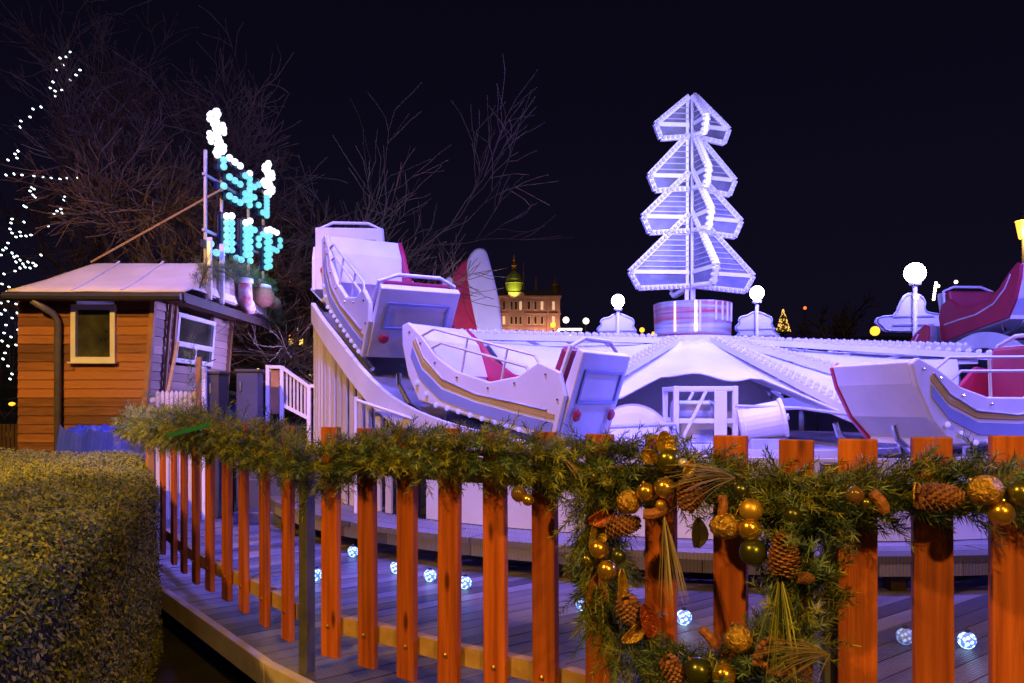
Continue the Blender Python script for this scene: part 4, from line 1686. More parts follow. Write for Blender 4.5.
# ------------------------------------------------------------------ illuminated sign
FONT = {
    'S': [".###.", "#...#", "#....", ".###.", "....#", "#...#", ".###."],
    'K': ["#..#", "#.#.", "##..", "#...", "##..", "#.#.", "#..#"],
    'I': ["#", "#", "#", "#", "#", "#", "#"],
    'J': ["...#", "...#", "...#", "...#", "...#", "#..#", ".##."],
    'U': ["#..#", "#..#", "#..#", "#..#", "#..#", "#..#", ".##."],
    'M': ["#...#", "##.##", "#.#.#", "#.#.#", "#...#", "#...#", "#...#"],
    'P': ["###.", "#..#", "#..#", "###.", "#...", "#...", "#..."],
}
SX = -4.0
sg = thing('bulb_sign', 'illuminated SKI JUMP bulb sign with two snowflakes above the hut roof', 'sign', (SX, 11, ea))
LET = [('S', 11.1, 12.0, 2.92, 3.46), ('K', 12.2, 12.85, 3.02, 3.50), ('I', 13.05, 13.15, 3.06, 3.42),
       ('J', 10.62, 11.22, 2.02, 2.58), ('U', 11.42, 12.02, 2.09, 2.67), ('M', 12.22, 13.05, 2.17, 2.78), ('P', 13.22, 13.8, 2.26, 2.87)]
for ch, ya, yb, za, zb in LET:
    rows_ = FONT[ch]
    bl, wh = MB(), MB()
    hN, wN = len(rows_), len(rows_[0])
    for j, row in enumerate(rows_):
        for i, c in enumerate(row):
            if c == '#':
                f = i / max(1, wN - 1)
                p = Vector((SX, ya + (yb - ya) * f, ZC + zb + (za - zb) * j / (hN - 1) + .04 * f))
                (wh if j < 1 else bl).sphere(p, .050, 10, 7)
    bk = MB()
    for j, row in enumerate(rows_):
        for i, c in enumerate(row):
            if c == '#':
                f = i / max(1, wN - 1)
                bk.box((SX - .085, ya + (yb - ya) * f, ZC + zb + (za - zb) * j / (hN - 1) + .04 * f), (.05, .14, .096))
    lo = part('letter', bk, M['sign_back'], sg, label='letter %s of the sign' % ch)
    o = build('bulbs', bl, M['e_cyan'], lo)
    o['kind'] = 'stuff'
    o = build('halated_top_bulbs', wh, M['e_white'], lo)  # top row coloured white to imitate halation of the cyan bulbs
    o['kind'] = 'stuff'
for (yc, zc_, rr, lb) in ((10.85, 3.66, .30, 'larger snowflake'), (13.15, 3.68, .27, 'smaller snowflake')):
    mb = MB()
    c = Vector((SX, yc, ZC + zc_))
    mb.sphere(c, .05, 7, 5)
    for k in range(6):
        a = R(30 + 60 * k)
        d = Vector((0, math.cos(a), math.sin(a)))
        for t in (.25, .5, .75, 1):
            mb.sphere(c + d * rr * t, .042, 7, 5)
        for s in (-1, 1):
            b2 = R(30 + 60 * k + 30 * s)
            d2 = Vector((0, math.cos(b2), math.sin(b2)))
            mb.sphere(c + d * rr * .62 + d2 * rr * .36, .040, 7, 5)
    part('snowflake', mb, M['e_white'], sg, label=lb)
fr = MB()
for y, zlo, zhi in ((10.75, ea, ZC + 3.4), (11.35, ea, ZC + 3.2), (12.5, ea, ZC + 3.3), (13.25, ea, ZC + 3.5)):
    fr.box((SX - .12, y, (zlo + zhi) / 2), (.035, .035, zhi - zlo))
for z in (2.35, 3.1):
    fr.beam((SX - .13, 10.7, ZC + z - .03), (SX - .13, 13.6, ZC + z + .12), .035)
part('frame', fr, M['machine'], sg)
for y in (10.5, 10.95):
    mb = MB()
    mb.box((SX + .03, y, ea + .42), (.06, .05, .82))
    o = part('strut', mb, M['white'], sg, bevel=.004)
    if y < 10.6:
        l_ = MB()
        l_.box((SX + .03, y - .03, ea + .62), (.03, .012, .30))
        build('light_strip', l_, M['e_strip'], o)
mb = MB()
mb.tube([at(91, 262, 10.9), at(222, 189, 10.75)], .014, 6)
tag(build('guy_wire', mb, M['rail']), 'taut brown guy rope from the roof ridge up to the lit sign', 'rope')

# ------------------------------------------------------------------ things by the hut front
def simple_box(name, lab, cat, u0, u1, vt, vb, Y, d, mm, lid=True, extra=None):
    a, b = at(u0, vb, Y), at(u1, vt, Y)
    root = thing(name, lab, cat, ((a.x + b.x) / 2, Y, .3))
    mb = MB()
    mb.box(((a.x + b.x) / 2, Y + d / 2, (.3 + b.z) / 2), (b.x - a.x, d, b.z - .3))
    part('body', mb, M[mm], root, bevel=.01)
    if lid:
        mb = MB()
        mb.box(((a.x + b.x) / 2, Y + d / 2, b.z + .015), (b.x - a.x + .03, d + .03, .03))
        part('lid', mb, M['dark_grey'], root, bevel=.006)
        mb = MB()
        mb.box((a.x + .05, Y - .008, b.z - .15), (.02, .016, .1))
        part('handle', mb, M['steel_post'], root)
    return root


simple_box('turnstile_cabinet', 'dark grey cabinet in front of the hut window', 'cabinet', 206, 219, 374, 416, 8.3, .3, 'dark_grey')
simple_box('turnstile_cabinet', 'wider navy cabinet beside the steps railing', 'cabinet', 236, 258, 372, 416, 8.3, .18, 'navy')
cr = thing('plastic_crate', 'blue plastic crate between the two cabinets', 'crate', at(227, 415, 8.6))
mb = MB()
a, b = at(219, 416, 8.6), at(236, 402, 8.6)
cxm = (a.x + b.x) / 2
zz0, zz1 = a.z - .1, b.z
for dx, dy, sx, sy in ((0, 0, b.x - a.x, .02), (0, .28, b.x - a.x, .02), (-(b.x - a.x) / 2 + .01, .14, .02, .26), ((b.x - a.x) / 2 - .01, .14, .02, .26)):
    mb.box((cxm + dx, 8.6 + dy, (zz0 + zz1) / 2), (sx, sy, zz1 - zz0))
mb.box((cxm, 8.74, zz0 + .011), (b.x - a.x - .045, .255, .018))
part('tub', mb, M['blue_tarp'], cr)
mb = MB()
mb.box((cxm, 8.585, zz1 - .012), (b.x - a.x + .02, .02, .024))
part('rim', mb, M['navy'], cr)
mb = MB()
mb.box((cxm, 8.74, (.3 + zz0) / 2), (.12, .2, zz0 - .3))
part('foot', mb, M['dark_grey'], cr)
# short pale picket fence
sf = thing('picket_fence', 'short pale picket fence in front of the hut', 'fence', at(170, 415, 8.2))
for k in range(9):
    u = 158 + k * 4.6
    p = at(u, 393, 8.2 + k * .02)
    mb = MB()
    mb.prism([(-.018, .3), (.018, .3), (.018, p.z), (0, p.z + .025), (-.018, p.z)], .02, Matrix.Translation((p.x, p.y, 0)))
    part('picket', mb, M['slat'], sf)
mb = MB()
for v in (400, 418):
    mb.beam(at(150, v, 8.22), at(202, v, 8.4), .03, .05)
part('rail', mb, M['slat'], sf)
gd = thing('fir_garland', 'thin fir garland over the short pale fence by the hut', 'garland', at(170, 405, 8.1))
pth = catmull([at(140, 398, 8.1), at(165, 405, 8.1), at(185, 404, 8.1), at(196, 380, 8.15), at(192, 350, 8.3)], 4)
a, b, c = garland(pth, 70, .07, .06, .13, .6, nn=18)
part('foliage', a, M['needle'], gd)
part('foliage', b, M['needle_blue'], gd)
mb = MB()
mb.beam(at(168, 392, 9.2), at(178, 342, 9.6), .035)
tag(build('wooden_prop', mb, M['rail'], bevel=.004), 'thin slanting wooden prop against the hut front', 'prop')
ps = thing('timber_post', 'upright timber post with a white metal edge by the hut window', 'post', at(200, 416, 8.25))
p0, p1 = at(199, 0, 8.25), at(199, 357, 8.25)
mb = MB()
mb.box((p1.x, 8.25, (.3 + p1.z) / 2), (.05, .05, p1.z - .3))
part('shaft', mb, M['trim_wood'], ps)
mb = MB()
mb.box((p1.x + .055, 8.25, (.3 + p1.z - .1) / 2), (.04, .04, p1.z - .4))
part('metal_edge', mb, M['white'], ps)
# blue tarp heap
tp = MB()
nU, nV = 44, 20
for j in range(nV + 1):
    for i in range(nU + 1):
        fx, fy = i / nU, j / nV
        x = -4.95 + 1.5 * fx
        y = 8.35 + .7 * fy
        k = min(1, min(fx, 1 - fx) * 9, min(fy, 1) * 7 + .02)
        top = at(0, 430 + 9 * fx, 8.4).z
        z = .02 + (top - .02) * k + (.16 * (.3 - abs(noise.noise((x * 3 + y, y * 4, 0)))) + .12 * (.25 - abs(noise.noise((x * 7 - y * 3, y * 8, 3))))) * k
        tp.v.append((x, y + (1 - k) * -.05, z))
for j in range(nV):
    for i in range(nU):
        a = j * (nU + 1) + i
        tp.f.append((a, a + 1, a + nU + 2, a + nU + 1))
o = build('tarpaulin', tp, M['blue_tarp'])
m_ = o.modifiers.new('thick', 'SOLIDIFY')
m_.thickness = .012
tag(o, 'crumpled blue tarpaulin over a heap between hedge and hut', 'tarpaulin')
# step railing
sr = thing('stair_railing', 'blue lit metal step railing with timber slats left of the ride', 'railing', at(290, 416, 8.8))
Y = 8.8
def rl(u0, v0, u1, v1, w=.035, mm='white', nm='rail', y0=Y, y1=Y):
    mb = MB()
    mb.beam(at(u0, v0, y0), at(u1, v1, y1), w)
    return part(nm, mb, M[mm], sr)
for u, vt in ((268, 365), (282, 366), (309, 385), (316, 385)):
    p = at(u, vt, Y)
    mb = MB()
    mb.box((p.x, p.y, (.3 + p.z) / 2), (.04, .04, p.z - .3))
    part('post', mb, M['white'], sr)
rl(268, 367, 281, 367)
rl(283, 368, 308, 386)
rl(310, 386, 324, 386)
rl(283, 405, 308, 418)
for k in range(7):
    u = 287 + k * 3.6
    p, q = at(u, 371 + k * 2.6, Y + .01), at(u, 409 + k * 1.9, Y + .01)
    mb = MB()
    mb.box((p.x, p.y, (p.z + q.z) / 2), (.022, .016, p.z - q.z))
    part('slat', mb, M['slat'], sr)
mb = MB()
p, q = at(275, 368, Y + .02), at(275, 414, Y + .02)
mb.box((p.x, p.y, (p.z + q.z) / 2), (.09, .02, p.z - q.z))
part('slat', mb, M['trim_wood'], sr)
stp = thing('entrance_steps', 'dark blue entrance steps between the railing and the ride', 'steps', at(300, 430, 8.2))
for k in range(3):
    mb = MB()
    mb.box((-2.28, 8.05 + k * .3, .36 + k * .15), (.95, .3 - .004, .12 + k * .3))
    part('tread', mb, M['navy'], stp, bevel=.008)

# ------------------------------------------------------------------ trees
def bare_tree(name, lab, base, H, seed, mt_, trunk_r, levels=6, spread=.55, lean=(0, 0), first=.3, nb=3, twig=.007, ratio=.74):
    rr = random.Random(seed)
    tr, cr_ = MB(), MB()
    base = Vector(base)
    def branch(p, d, L, r, lev):
        n_ = 4 if lev > 2 else 3
        pts, rs = [p.copy()], [r]
        q = p.copy()
        dd = d.copy()
        r_end = max(twig, r * .62)
        for i in range(n_):
            dd = (dd + Vector((rr.gauss(0, .19), rr.gauss(0, .19), rr.gauss(.03, .14)))).normalized()
            q = q + dd * (L / n_)
            pts.append(q.copy())
            rs.append(r + (r_end - r) * (i + 1) / n_)
        (tr if lev >= levels else cr_).tube(pts, rs, 8 if lev >= levels else 5 if lev > 2 else 3, caps=False)
        if lev == 0:
            return
        kids = nb + (1 if rr.random() < .5 else 0) if lev > 1 else nb + 1
        for k in range(kids):
            t = 1.0 if k == 0 else rr.uniform(.35, .95)
            f = t * n_
            i = min(n_ - 1, int(f))
            bp = pts[i].lerp(pts[i + 1], f - i)
            az = rr.uniform(0, 2 * PI)
            s = dd.cross(Vector((0, 0, 1)))
            if s.length < .05:
                s = Vector((1, 0, 0))
            s.normalize()
            t2 = s.cross(dd)
            o_ = s * math.cos(az) + t2 * math.sin(az)
            sp__ = spread * rr.uniform(.6, 1.3) * (.6 if k == 0 else 1.2)
            nd = (dd + o_ * sp__).normalized()
            branch(bp, nd, L * ratio * rr.uniform(.75, 1.15), max(twig, r_end * rr.uniform(.55, .8) if k else r_end * .9), lev - 1)
    branch(base, Vector((lean[0], lean[1], 1)).normalized(), H * first, trunk_r, levels)
    root = thing(name, lab, 'tree', base)
    part('trunk', tr, mt_, root, smooth=True)
    part('crown', cr_, mt_, root)
    return root


p = at(18, 403, 16)
bare_tree('bare_tree', 'huge bare twiggy tree hung with fairy lights behind the hut', (p.x, 16, 0), 18, 3, M['tree_bark'], .36, 7, .62, (.10, 0), .20, 3, .007, .78)
p = at(120, 403, 22)
bare_tree('bare_tree', 'bare tree right behind the hut roof, dimmer than the fairy light tree', (p.x, 22, 0), 16, 11, M['tree_bark'], .3, 6, .6, (.0, 0), .24, 3, .008, .76)
p = at(385, 403, 42)
bare_tree('bare_tree', 'wide bare tree against the dark sky behind the slatted hill', (p.x, 42, hill_z(42)), 13, 44, M['tree_far'], .42, 7, .66, (-.02, 0), .16, 3, .021, .80)
p = at(315, 403, 40)
bare_tree('bare_tree', 'slim bare tree right of the lit sign', (p.x, 40, 0), 15, 5, M['tree_far'], .3, 6, .5, (-.03, 0), .24, 3, .02, .78)
p = at(838, 403, 60)
bare_tree('bare_tree', 'faint bare tree far behind the right hand ride lamp', (p.x, 60, hill_z(60)), 12, 9, M['tree_far'], .4, 5, .55, (0, 0), .25, 3, .03, .76)

p = at(445, 403, 47)
bare_tree('bare_tree', 'rounded bare tree above the red and white board, behind the wide bare tree', (p.x, 47, hill_z(47)), 11.5, 17, M['tree_far'], .35, 7, .6, (0, 0), .17, 3, .02, .78)

# fairy lights
FL = {
    'string of white fairy lights on the upper leaning branch': [(70, 52), (66, 57), (63, 65), (56, 70), (60, 58), (80, 70), (76, 75), (70, 80), (53, 82), (50, 88), (55, 91), (62, 90),
        (55, 96), (41, 107), (33, 109), (30, 117), (21, 121), (20, 127), (18, 151), (15, 154), (17, 158), (8, 160)],
    'level row of white fairy lights on a side branch': [(6, 175), (14, 174), (22, 175), (34, 176), (43, 177), (51, 178), (60, 179), (67, 178), (78, 178)],
    'white fairy lights clustered round the middle trunk': [(31, 187), (34, 189), (30, 191), (33, 195), (35, 197), (65, 197), (64, 200), (24, 206), (26, 207), (61, 209), (62, 213), (54, 214), (57, 211), (48, 226),
        (12, 219), (24, 222), (11, 223), (10, 229), (12, 233), (20, 232), (21, 236), (26, 236), (31, 235), (16, 237)],
    'white fairy lights wound thickly round the lower trunk': [(8, 243), (3, 250), (6, 248), (1, 255), (12, 253), (14, 257), (17, 256), (41, 255), (16, 262), (20, 260), (23, 264), (28, 262), (33, 263), (35, 266), (36, 265), (25, 267), (30, 268),
        (20, 268), (4, 274), (15, 271), (2, 284), (9, 287), (3, 295), (8, 301), (5, 310), (1, 314), (12, 318), (6, 325), (4, 333), (11, 337), (2, 341), (8, 346), (5, 353), (3, 359), (8, 366), (12, 374), (16, 304), (17, 313), (19, 325), (16, 345), (18, 330), (1, 303), (7, 292), (10, 379)],
}
fl_me = None
for lab, P in FL.items():
    Yf = 15.4
    root = thing('fairy_lights', lab, 'fairy lights', at(P[0][0], P[0][1], Yf), 0, 'fairy light strings on the bare tree')
    wire = MB()
    wp_ = [at(u, v, Yf + .12 * math.sin(k * 1.7)) for k, (u, v) in enumerate(P)]
    wire.tube([q + Vector((0, .02, .0)) for q in wp_], .004, 3, caps=False)
    part('wire', wire, M['rubber'], root)
    for q in wp_:
        if fl_me is None:
            mb = MB()
            mb.sphere((0, 0, 0), .022, 8, 6, (1.2, 1, .7))
            o = build('bulb', mb, M['e_fairy'], root)
            fl_me = o.data
        else:
            o = bpy.data.objects.new('bulb', fl_me)
            col.objects.link(o)
            o.parent = root
        o.location = q - root.location
        o.rotation_euler = (0, rnd.uniform(0, 1), 0)

# ------------------------------------------------------------------ far town
YB = 200.0
bk = thing('domed_building', 'floodlit stone building with a green dome on the hill', 'building', at(520, 336, YB))
def bx(mb, u0, u1, vt, vb, y0, y1):
    a, b = at(u0, vb, y0), at(u1, vt, y0)
    mb.box(((a.x + b.x) / 2, (y0 + y1) / 2, (a.z + b.z) / 2), (b.x - a.x, y1 - y0, b.z - a.z))
mb = MB()
bx(mb, 488, 560, 296, 345, YB, YB + 14)
bx(mb, 508, 524, 292, 345, YB - 1.2, YB - .003)
for u in (489, 499.5, 548, 559):
    bx(mb, u - 1, u + 1, 297, 340, YB - .5, YB - .003)
for v in (297, 313.5, 327):
    bx(mb, 487, 561, v - .6, v + .6, YB - .4, YB - .002) if v != 297 else bx(mb, 486.5, 561.5, 295.6, 297.2, YB - .9, YB + 14.5)
part('wall', mb, M['stone'], bk)
mb = MB()
c = at(474, 340, YB + 3)
mb.lathe([(3.0, 0), (3.0, at(0, 300, YB).z - c.z), (3.3, at(0, 300, YB).z - c.z), (3.3, at(0, 298, YB).z - c.z)], 20, Matrix.Translation((c.x, c.y, c.z)))
part('bow_wing', mb, M['stone'], bk)
mb = MB()
a, b = at(487, 296, YB), at(561, 296, YB)
zt2 = at(0, 288, YB).z
mb.add([(a.x, YB - .5, a.z), (b.x, YB - .5, a.z), (b.x, YB + 14, a.z), (a.x, YB + 14, a.z), (a.x + 3, YB + 3.5, zt2), (b.x - 3, YB + 3.5, zt2), (b.x - 3, YB + 10, zt2), (a.x + 3, YB + 10, zt2)],
       [(0, 1, 5, 4), (1, 2, 6, 5), (2, 3, 7, 6), (3, 0, 4, 7), (4, 5, 6, 7)])
part('roof', mb, M['slate'], bk)
c = at(514, 290, YB + 1)
dm = MB()
u_ = YB / F
dm.lathe([(9 * u_, -2 * u_), (9 * u_, 6 * u_), (9.6 * u_, 6.5 * u_), (8.4 * u_, 8 * u_), (7.8 * u_, 11 * u_), (6 * u_, 15 * u_), (3 * u_, 18 * u_), (2 * u_, 19 * u_)], 24, Matrix.Translation(c))
dmo = part('dome', dm, M['verdigris'], bk, smooth=False)
dm = MB()
dm.lathe([(2.4 * u_, 18.6 * u_), (2.4 * u_, 24 * u_), (3 * u_, 24.5 * u_), (1.6 * u_, 26.5 * u_), (.8 * u_, 28 * u_), (1.3 * u_, 30 * u_), (.7 * u_, 33 * u_), (.2 * u_, 35.5 * u_)], 12, Matrix.Translation(c))
part('lantern', dm, M['gilt'], bk)
dm = MB()
c2 = at(555, 296, YB + 3)
dm.lathe([(4.5 * u_, 0), (4.5 * u_, 9 * u_), (5 * u_, 9.5 * u_), (3.4 * u_, 12 * u_), (1 * u_, 14 * u_), (.3 * u_, 20 * u_)], 12, Matrix.Translation(c2))
part('turret', dm, M['gilt'], bk)
dm = MB()
for u, vt in ((523.5, 262), (536, 276)):
    q = at(u, 295, YB + 5)
    dm.tube([q, at(u, vt, YB + 5)], [.35, .1], 6)
part('finial', dm, M['stone'], bk)
for r_, (v0, v1) in enumerate(((301, 310), (316, 324.5), (329.5, 337))):
    for k, u in enumerate((493.5, 504, 511.5, 516, 520.5, 529, 535.5, 542, 553.5)):
        yb = YB - 1.2 if 508 < u < 524 else YB
        mb = MB()
        bx(mb, u - 1.5, u + 1.5, v0, v1, yb - .12, yb - .004)
        lit = (r_, k) in {(0, 7), (1, 1), (0, 4), (0, 8), (1, 8)}
        w_ = part('window', mb, M['white_frame'], bk)
        mb = MB()
        bx(mb, u - 1.15, u + 1.15, v0 + .5, v1 - .4, yb - .16, yb - .124)
        build('pane', mb, M['e_winfaint' if lit else 'glass'], w_)
mb = MB()
for u in (466, 470, 474, 478, 482):
    a_ = (u - 474) / 12
    bx(mb, u - 1.2, u + 1.2, 306, 318, YB - 0.2 + 3 * (1 - math.sqrt(max(.02, 1 - a_ * a_ * .8))), YB + .05 + 3 * (1 - math.sqrt(max(.02, 1 - a_ * a_ * .8))))
part('window', mb, M['e_winfaint'], bk)
mb = MB()
bx(mb, 467, 484, 329, 336, YB - .9, YB - .4)
part('doorway', mb, M['e_window'], bk)

# dark terraces on the left with lit windows
fb_ = thing('dark_building', 'unlit building with scattered yellow windows behind the hut', 'building', (-22, 75, 0))
mb = MB()
a = at(226, 300, 75)
b = at(345, 300, 75)
mb.box(((a.x + b.x) / 2, 80, 6), (b.x - a.x, 10, 18))
part('wall', mb, M['far_wall'], fb_)
for (u, v, w, hh, mm) in ((291, 342, 3.2, 4, 'e_window'), (301, 342, 2.6, 4, 'e_window'), (289, 335, 1.8, 1.6, 'e_red'), (297, 329, 1.4, 3, 'e_winfaint'), (312, 350, 3, 4.5, 'e_winfaint'), (264, 360, 1.2, 2, 'e_winfaint'),
                          (238, 381, 2, 3, 'e_window'), (272, 364, 2, 3, 'e_winfaint'), (258, 370, 1.4, 2, 'e_window'), (312, 377, 4, 3, 'e_window'), (288, 284, 3, 4, 'e_red'), (335, 312, 1.6, 2, 'e_window'), (248, 392, 2.4, 3, 'e_window'), (261, 379, 2.4, 4, 'e_window')):
    mb = MB()
    bx(mb, u - w, u + w, v - hh, v + hh, 74.85, 74.99)
    part('window', mb, M['dark_wood'], fb_)
    mb = MB()
    bx(mb, u - w * .72, u + w * .72, v - hh * .8, v + hh * .8, 74.78, 74.84)
    build('pane', mb, M[mm], [o for o in bpy.data.objects if o.parent == fb_][-1])

# distant street lamps and Christmas tree
DL = [(427, 314, 'e_warm', 120, .5, 'far white street lamp left of the red and white cut-out'), (447, 315, 'e_warm', 120, .5, 'far street lamp just left of the red and white cut-out'),
      (494, 324, 'e_amber', 140, .55, 'amber street lamp before the left part of the domed building'), (553, 325, 'e_amber', 140, .5, 'amber street lamp before the right part of the domed building'),
      (566, 320, 'e_warm', 130, .5, 'warm street lamp just right of the domed building'), (586, 321, 'e_warm', 130, .5, 'warm street lamp furthest right of the domed building'),
      (569, 336, 'e_warm', 130, .35, 'low white lamp below the warm street lamps'), (581, 334, 'e_warm', 130, .35, 'low pale lamp below the warm street lamps'),
      (533, 338, 'e_amber', 140, .3, 'low dim amber lamp at the foot of the domed building'), (642, 330, 'e_amber', 110, .35, 'small amber lamp between left ride lamp and striped drum'), (654, 334, 'e_amber', 110, .35, 'small amber lamp touching the left side of the striped drum'),
      (875, 331, 'e_amber', 70, .42, 'amber street lamp left of the largest ride lamp'), (799, 341, 'e_amber', 110, .4, 'amber street lamp right of the golden Christmas tree'),
      (805, 308, 'e_red', 120, .25, 'dull red lamp above the golden Christmas tree'), (956, 282, 'e_warm', 90, .2, 'tiny pale lamp high above the right hand cars'), (938, 286, 'e_warm', 90, .2, 'tiny pale lamp just right of the largest ride lamp'), (1000, 290, 'e_warm', 90, .2, 'tiny pale lamp near the right edge'),
      (278, 371, 'e_warm', 40, .14, 'small white lamp above the step railing'), (269, 371, 'e_warm', 40, .1, 'small pale lamp left of the one above the step railing')]
for u, v, mm, Y, r_, lab in DL:
    p = at(u, v, Y)
    g0 = hill_z(Y) - .3
    root = thing('street_lamp', lab, 'street lamp', (p.x, Y, g0), 0, 'far street lamps')
    mb = MB()
    mb.tube([(p.x, Y, g0), (p.x, Y, p.z - r_ * .8)], .08, 6)
    part('pole', mb, M['dark_grey'], root)
    mb = MB()
    mb.sphere(p, r_, 10, 8)
    part('globe', mb, M[mm], root, smooth=True)
for u in range(5):
    pass
kn = thing('lit_kiosk', 'long low lit kiosk roof right of the domed building', 'kiosk', at(570, 336, 132))
mb = MB()
bx(mb, 560, 581, 330, 339, 132, 135)
part('wall', mb, M['far_wall'], kn)
mb = MB()
bx(mb, 559, 582, 328.3, 329.8, 131.4, 135.5)
part('lit_canopy', mb, M['e_warm'], kn)
ctree = thing('christmas_tree', 'small golden lit Christmas tree in the distance right of the drum', 'tree', at(783, 334, 100))
p = at(783, 334, 100)
mb = MB()
for k, (r_, z0, z1) in enumerate(((.9, .2, 1.5), (.7, 1.0, 2.3), (.5, 1.8, 3.0))):
    mb.lathe([(r_, z0), (r_ * .55, (z0 + z1) / 2), (.03, z1)], 10, Matrix.Translation(p))
part('crown', mb, M['needle'], ctree)
mb = MB()
mb.tube([(p.x, p.y, hill_z(100) - .2), (p.x, p.y, p.z + .5)], .12, 6)
part('trunk', mb, M['stem'], ctree)
mb = MB()
for k in range(90):
    f = rnd.random()
    a = rnd.uniform(PI, 2 * PI)
    r_ = .95 * (1 - f) * .9 + .05
    mb.sphere(p + Vector((math.cos(a) * r_, math.sin(a) * r_, .25 + f * 2.8)), .07, 5, 4)
o = part('light_string', mb, M['e_gold'], ctree)

# near sodium street lamp at the right edge, and those behind the camera that light the fence
def sodium(x, y, H, lab, arm=.0):
    root = thing('street_lamp', lab, 'street lamp', (x, y, 0))
    mb = MB()
    mb.tube([(x, y, 0), (x, y, .9), (x, y, H - .5)], [.09, .06, .05], 10)
    part('pole', mb, M['dark_grey'], root)
    mb = MB()
    T = Matrix.Translation((x, y, H - .5))
    mb.lathe([(.10, 0), (.13, .04), (.22, .55), (.24, .58)], 8, T)
    part('lantern', mb, M['e_amber'], root)
    mb = MB()
    mb.lathe([(.28, .585), (.16, .75), (.05, .82), (.03, .92)], 8, T)
    part('cap', mb, M['dark_grey'], root)
    return root


p = at(1023, 236, 26)
sodium(p.x, 26, p.z + .4, 'amber street lantern cut by the right edge of the picture')
for x, Y, v in ((at(12, 404, 30).x, 30, 404), (at(10, 434, 20).x, 20, 434)):
    pz_ = at(12, v, Y)
    root = thing('lantern', 'amber lantern at the far left beside the hut, %s' % ('upper of two' if v < 420 else 'lower of two'), 'lantern', (x, Y, 0))
    mb = MB()
    mb.tube([(x, Y, 0), (x, Y, max(.1, pz_.z - .1))], .03, 6)
    part('pole', mb, M['dark_grey'], root)
    mb = MB()
    mb.sphere((x, Y, pz_.z), .09, 10, 8, (1.4, 1, .8))
    part('lamp', mb, M['e_amber'], root)
cf = thing('low_fence', 'low weathered slatted fence at the far left edge', 'fence', at(8, 440, 12))
for k in range(6):
    p = at(-4 + k * 4.2, 424, 12)
    mb = MB()
    mb.box((p.x, 12, p.z / 2), (.05, .02, p.z))
    part('slat', mb, M['dark_wood'], cf)
mb = MB()
mb.beam(at(-10, 428, 12.03), at(19, 428, 12.03), .04)
part('rail', mb, M['dark_wood'], cf)

# ------------------------------------------------------------------ lights
def light(kind, name, loc, e, c, size=.2, target=None, spot=None, **k):
    L = bpy.data.lights.new(name, kind)
    L.energy = e
    L.color = c
    if kind in ('POINT', 'SPOT'):
        L.shadow_soft_size = size
    if kind == 'AREA':
        L.size = size
    if spot:
        L.spot_size = R(spot)
        L.spot_blend = .5
    o = bpy.data.objects.new(name, L)
    col.objects.link(o)
    o.location = loc
    if target is not None:
        o.rotation_euler = (Vector(target) - Vector(loc)).to_track_quat('-Z', 'Y').to_euler()
    return o


SOD = (1.0, .50, .08)
VIO = (.155, .13, 1.0)
sodium(-5.6, -1.6, 8.2, 'amber street lantern behind the camera that lights the fence')
light('SPOT', 'sodium_glow', (-5.6, -1.6, 7.4), 4000, SOD, .14, (-.9, 2.7, .3), 60)
light('SPOT', 'sodium_glow', (-5.6, -1.6, 7.4), 9500, SOD, .14, (-6.3, 8, 1.2), 56)
light('POINT', 'right_sodium_glow', at(1023, 236, 26) + Vector((0, -.4, 0)), 500, SOD, .2)
sodium(2.4, -4.6, 6.0, 'amber street lantern behind the camera to the right')
light('SPOT', 'sodium_glow', (2.4, -4.6, 5.2), 2600, SOD, .14, (1.0, .5, 0), 50)
for u, v, Y, kind, ppm, vb, lab in LAMPS:
    light('POINT', 'ride_lamp_glow', at(u, v, Y) + Vector((0, -.9, .25)), 420, VIO, .2)
# the light tree's own bulbs
for v in (135, 190, 240):
    q = pz(v)
    light('POINT', 'light_tree_glow', (CX, CY - 1.0, q), 60, (.38, .36, 1.0), .3)
# unseen violet point lights at either side light the front of the ride
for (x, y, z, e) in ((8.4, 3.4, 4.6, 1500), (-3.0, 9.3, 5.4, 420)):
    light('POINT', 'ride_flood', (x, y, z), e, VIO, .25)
# added wire of flood lamps, out of view over the deck, brightening the ride
fw_ = thing('added_flood_wire', 'added overhead wire with four blue violet flood lamps to brighten the ride front', 'added lamp wire', (2, 5.4, 6.0))
mb = MB()
mb.tube([(-9, 5.4, 6.3), (-4, 5.4, 6.12), (2, 5.4, 6.0), (8, 5.4, 6.12), (13, 5.4, 6.3)], .012, 6)
part('wire', mb, M['rubber'], fw_)
for x in (-9, 13):
    mb = MB()
    mb.tube([(x, 5.4, 0), (x, 5.4, 6.4)], .07, 8)
    part('pole', mb, M['dark_grey'], fw_)
for x, tx, e in ((-1.2, -.3, 2300), (1.2, 1.2, 1900), (3.6, 3.2, 1900), (6.6, 5.2, 2200)):
    mb = MB()
    mb.lathe([(.05, .30), (.06, .24), (.13, .02), (.14, 0)], 14, Matrix.Translation((x, 5.4, 5.72)), cap=False)
    part('shade', mb, M['dark_grey'], fw_)
    mb = MB()
    mb.sphere((x, 5.4, 5.74), .06, 10, 8)
    part('lamp', mb, M['e_lamp'], fw_)
    light('SPOT', 'flood_beam', (x, 5.4, 5.66), e, VIO, .12, (tx, 8.4, .9), 92)
hf = thing('added_flood_lamp', 'small added flood lamp hidden behind the slatted hill to brighten the hut front', 'flood lamp', (-2.35, 11.9, .3))  # added out of sight behind the cars to brighten the hut's front wall
mb = MB()
mb.tube([(-2.35, 11.9, .3), (-2.35, 11.9, 2.45)], .03, 8)
part('stand', mb, M['dark_grey'], hf)
mb = MB()
mb.box((-2.35, 11.9, 2.55), (.12, .26, .18))
part('housing', mb, M['dark_grey'], hf)
mb = MB()
mb.box((-2.416, 11.9, 2.55), (.01, .22, .14))
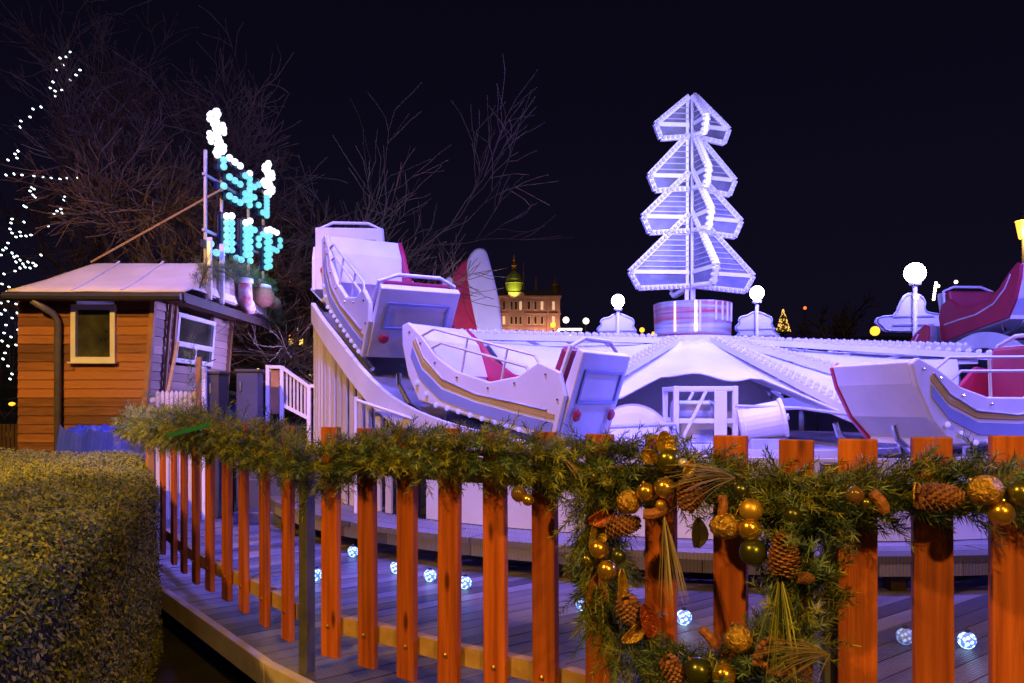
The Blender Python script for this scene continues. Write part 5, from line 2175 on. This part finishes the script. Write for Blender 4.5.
part('lens', mb, M['e_violet'], hf)
light('SPOT', 'hut_beam', (-2.46, 11.9, 2.55), 420, (.34, .26, 1.0), .1, (-4.6, 11.2, 1.9), 120)
light('SPOT', 'added_board_uplight', CUT_UP, 700, (.75, .55, 1.0), .1, at(476, 280, 17), 80)  # beam of the lamp added at the board's foot
light('POINT', 'sign_glow', (SX + .6, 12.0, ZC + 2.2), 40, (.2, .6, 1.0), .4)
# floodlights at the foot of the domed building
for u in (470, 500, 530, 556):
    q = at(u, 338, YB - 6)
    light('SPOT', 'building_flood', (q.x, YB - 6, q.z), 9000, (1.0, .42, .24), .3, (q.x, YB, q.z + 6), 120)
for u in (495, 545):
    q = at(u, 338, YB - 9)
    light('SPOT', 'added_violet_tint', (q.x, YB - 9, q.z), 9000, (.55, .35, 1.0), .3, (q.x, YB, q.z + 9), 120)  # added violet lights that tint the facade beyond its own floods
c = at(514, 300, YB - 4)
light('SPOT', 'dome_flood', c, 2600, (1.0, .85, .12), .3, at(514, 278, YB + 1), 60)

sun = light('SUN', 'night_glow', (0, -5, 20), .24, (1.0, .62, .40), .2, (2, 12, 0))
sun.data.angle = R(10)

w = bpy.data.worlds.new('World')
scene.world = w
w.use_nodes = True
bg = w.node_tree.nodes['Background']
tcw = w.node_tree.nodes.new('ShaderNodeTexCoord')
sx = w.node_tree.nodes.new('ShaderNodeSeparateXYZ')
w.node_tree.links.new(tcw.outputs['Generated'], sx.inputs[0])
wr_ = w.node_tree.nodes.new('ShaderNodeValToRGB')
wr_.color_ramp.elements[0].position, wr_.color_ramp.elements[0].color = .0, (.0055, .0042, .013, 1)
wr_.color_ramp.elements[1].position, wr_.color_ramp.elements[1].color = .55, (.0020, .0017, .0055, 1)
w.node_tree.links.new(sx.outputs['Z'], wr_.inputs[0])
w.node_tree.links.new(wr_.outputs[0], bg.inputs[0])
bg.inputs[1].default_value = 1.0

# ------------------------------------------------------------------ camera
cam = bpy.data.cameras.new('Camera')
cam.lens = 36.0 * F / 1024
cam.sensor_width = 36
cam.shift_y = (HZ - 341.5) / 1024
cam.clip_end = 2000
co = bpy.data.objects.new('Camera', cam)
col.objects.link(co)
co.location = (0, 0, ZC)
co.rotation_euler = (R(90), 0, 0)
scene.camera = co

scene.view_settings.view_transform = 'Standard'
scene.view_settings.look = 'None'
scene.view_settings.exposure = 0
scene.view_settings.gamma = 1
scene.cycles.use_denoising = True
scene.cycles.max_bounces = 5
scene.cycles.sample_clamp_indirect = 4
scene.render.film_transparent = False
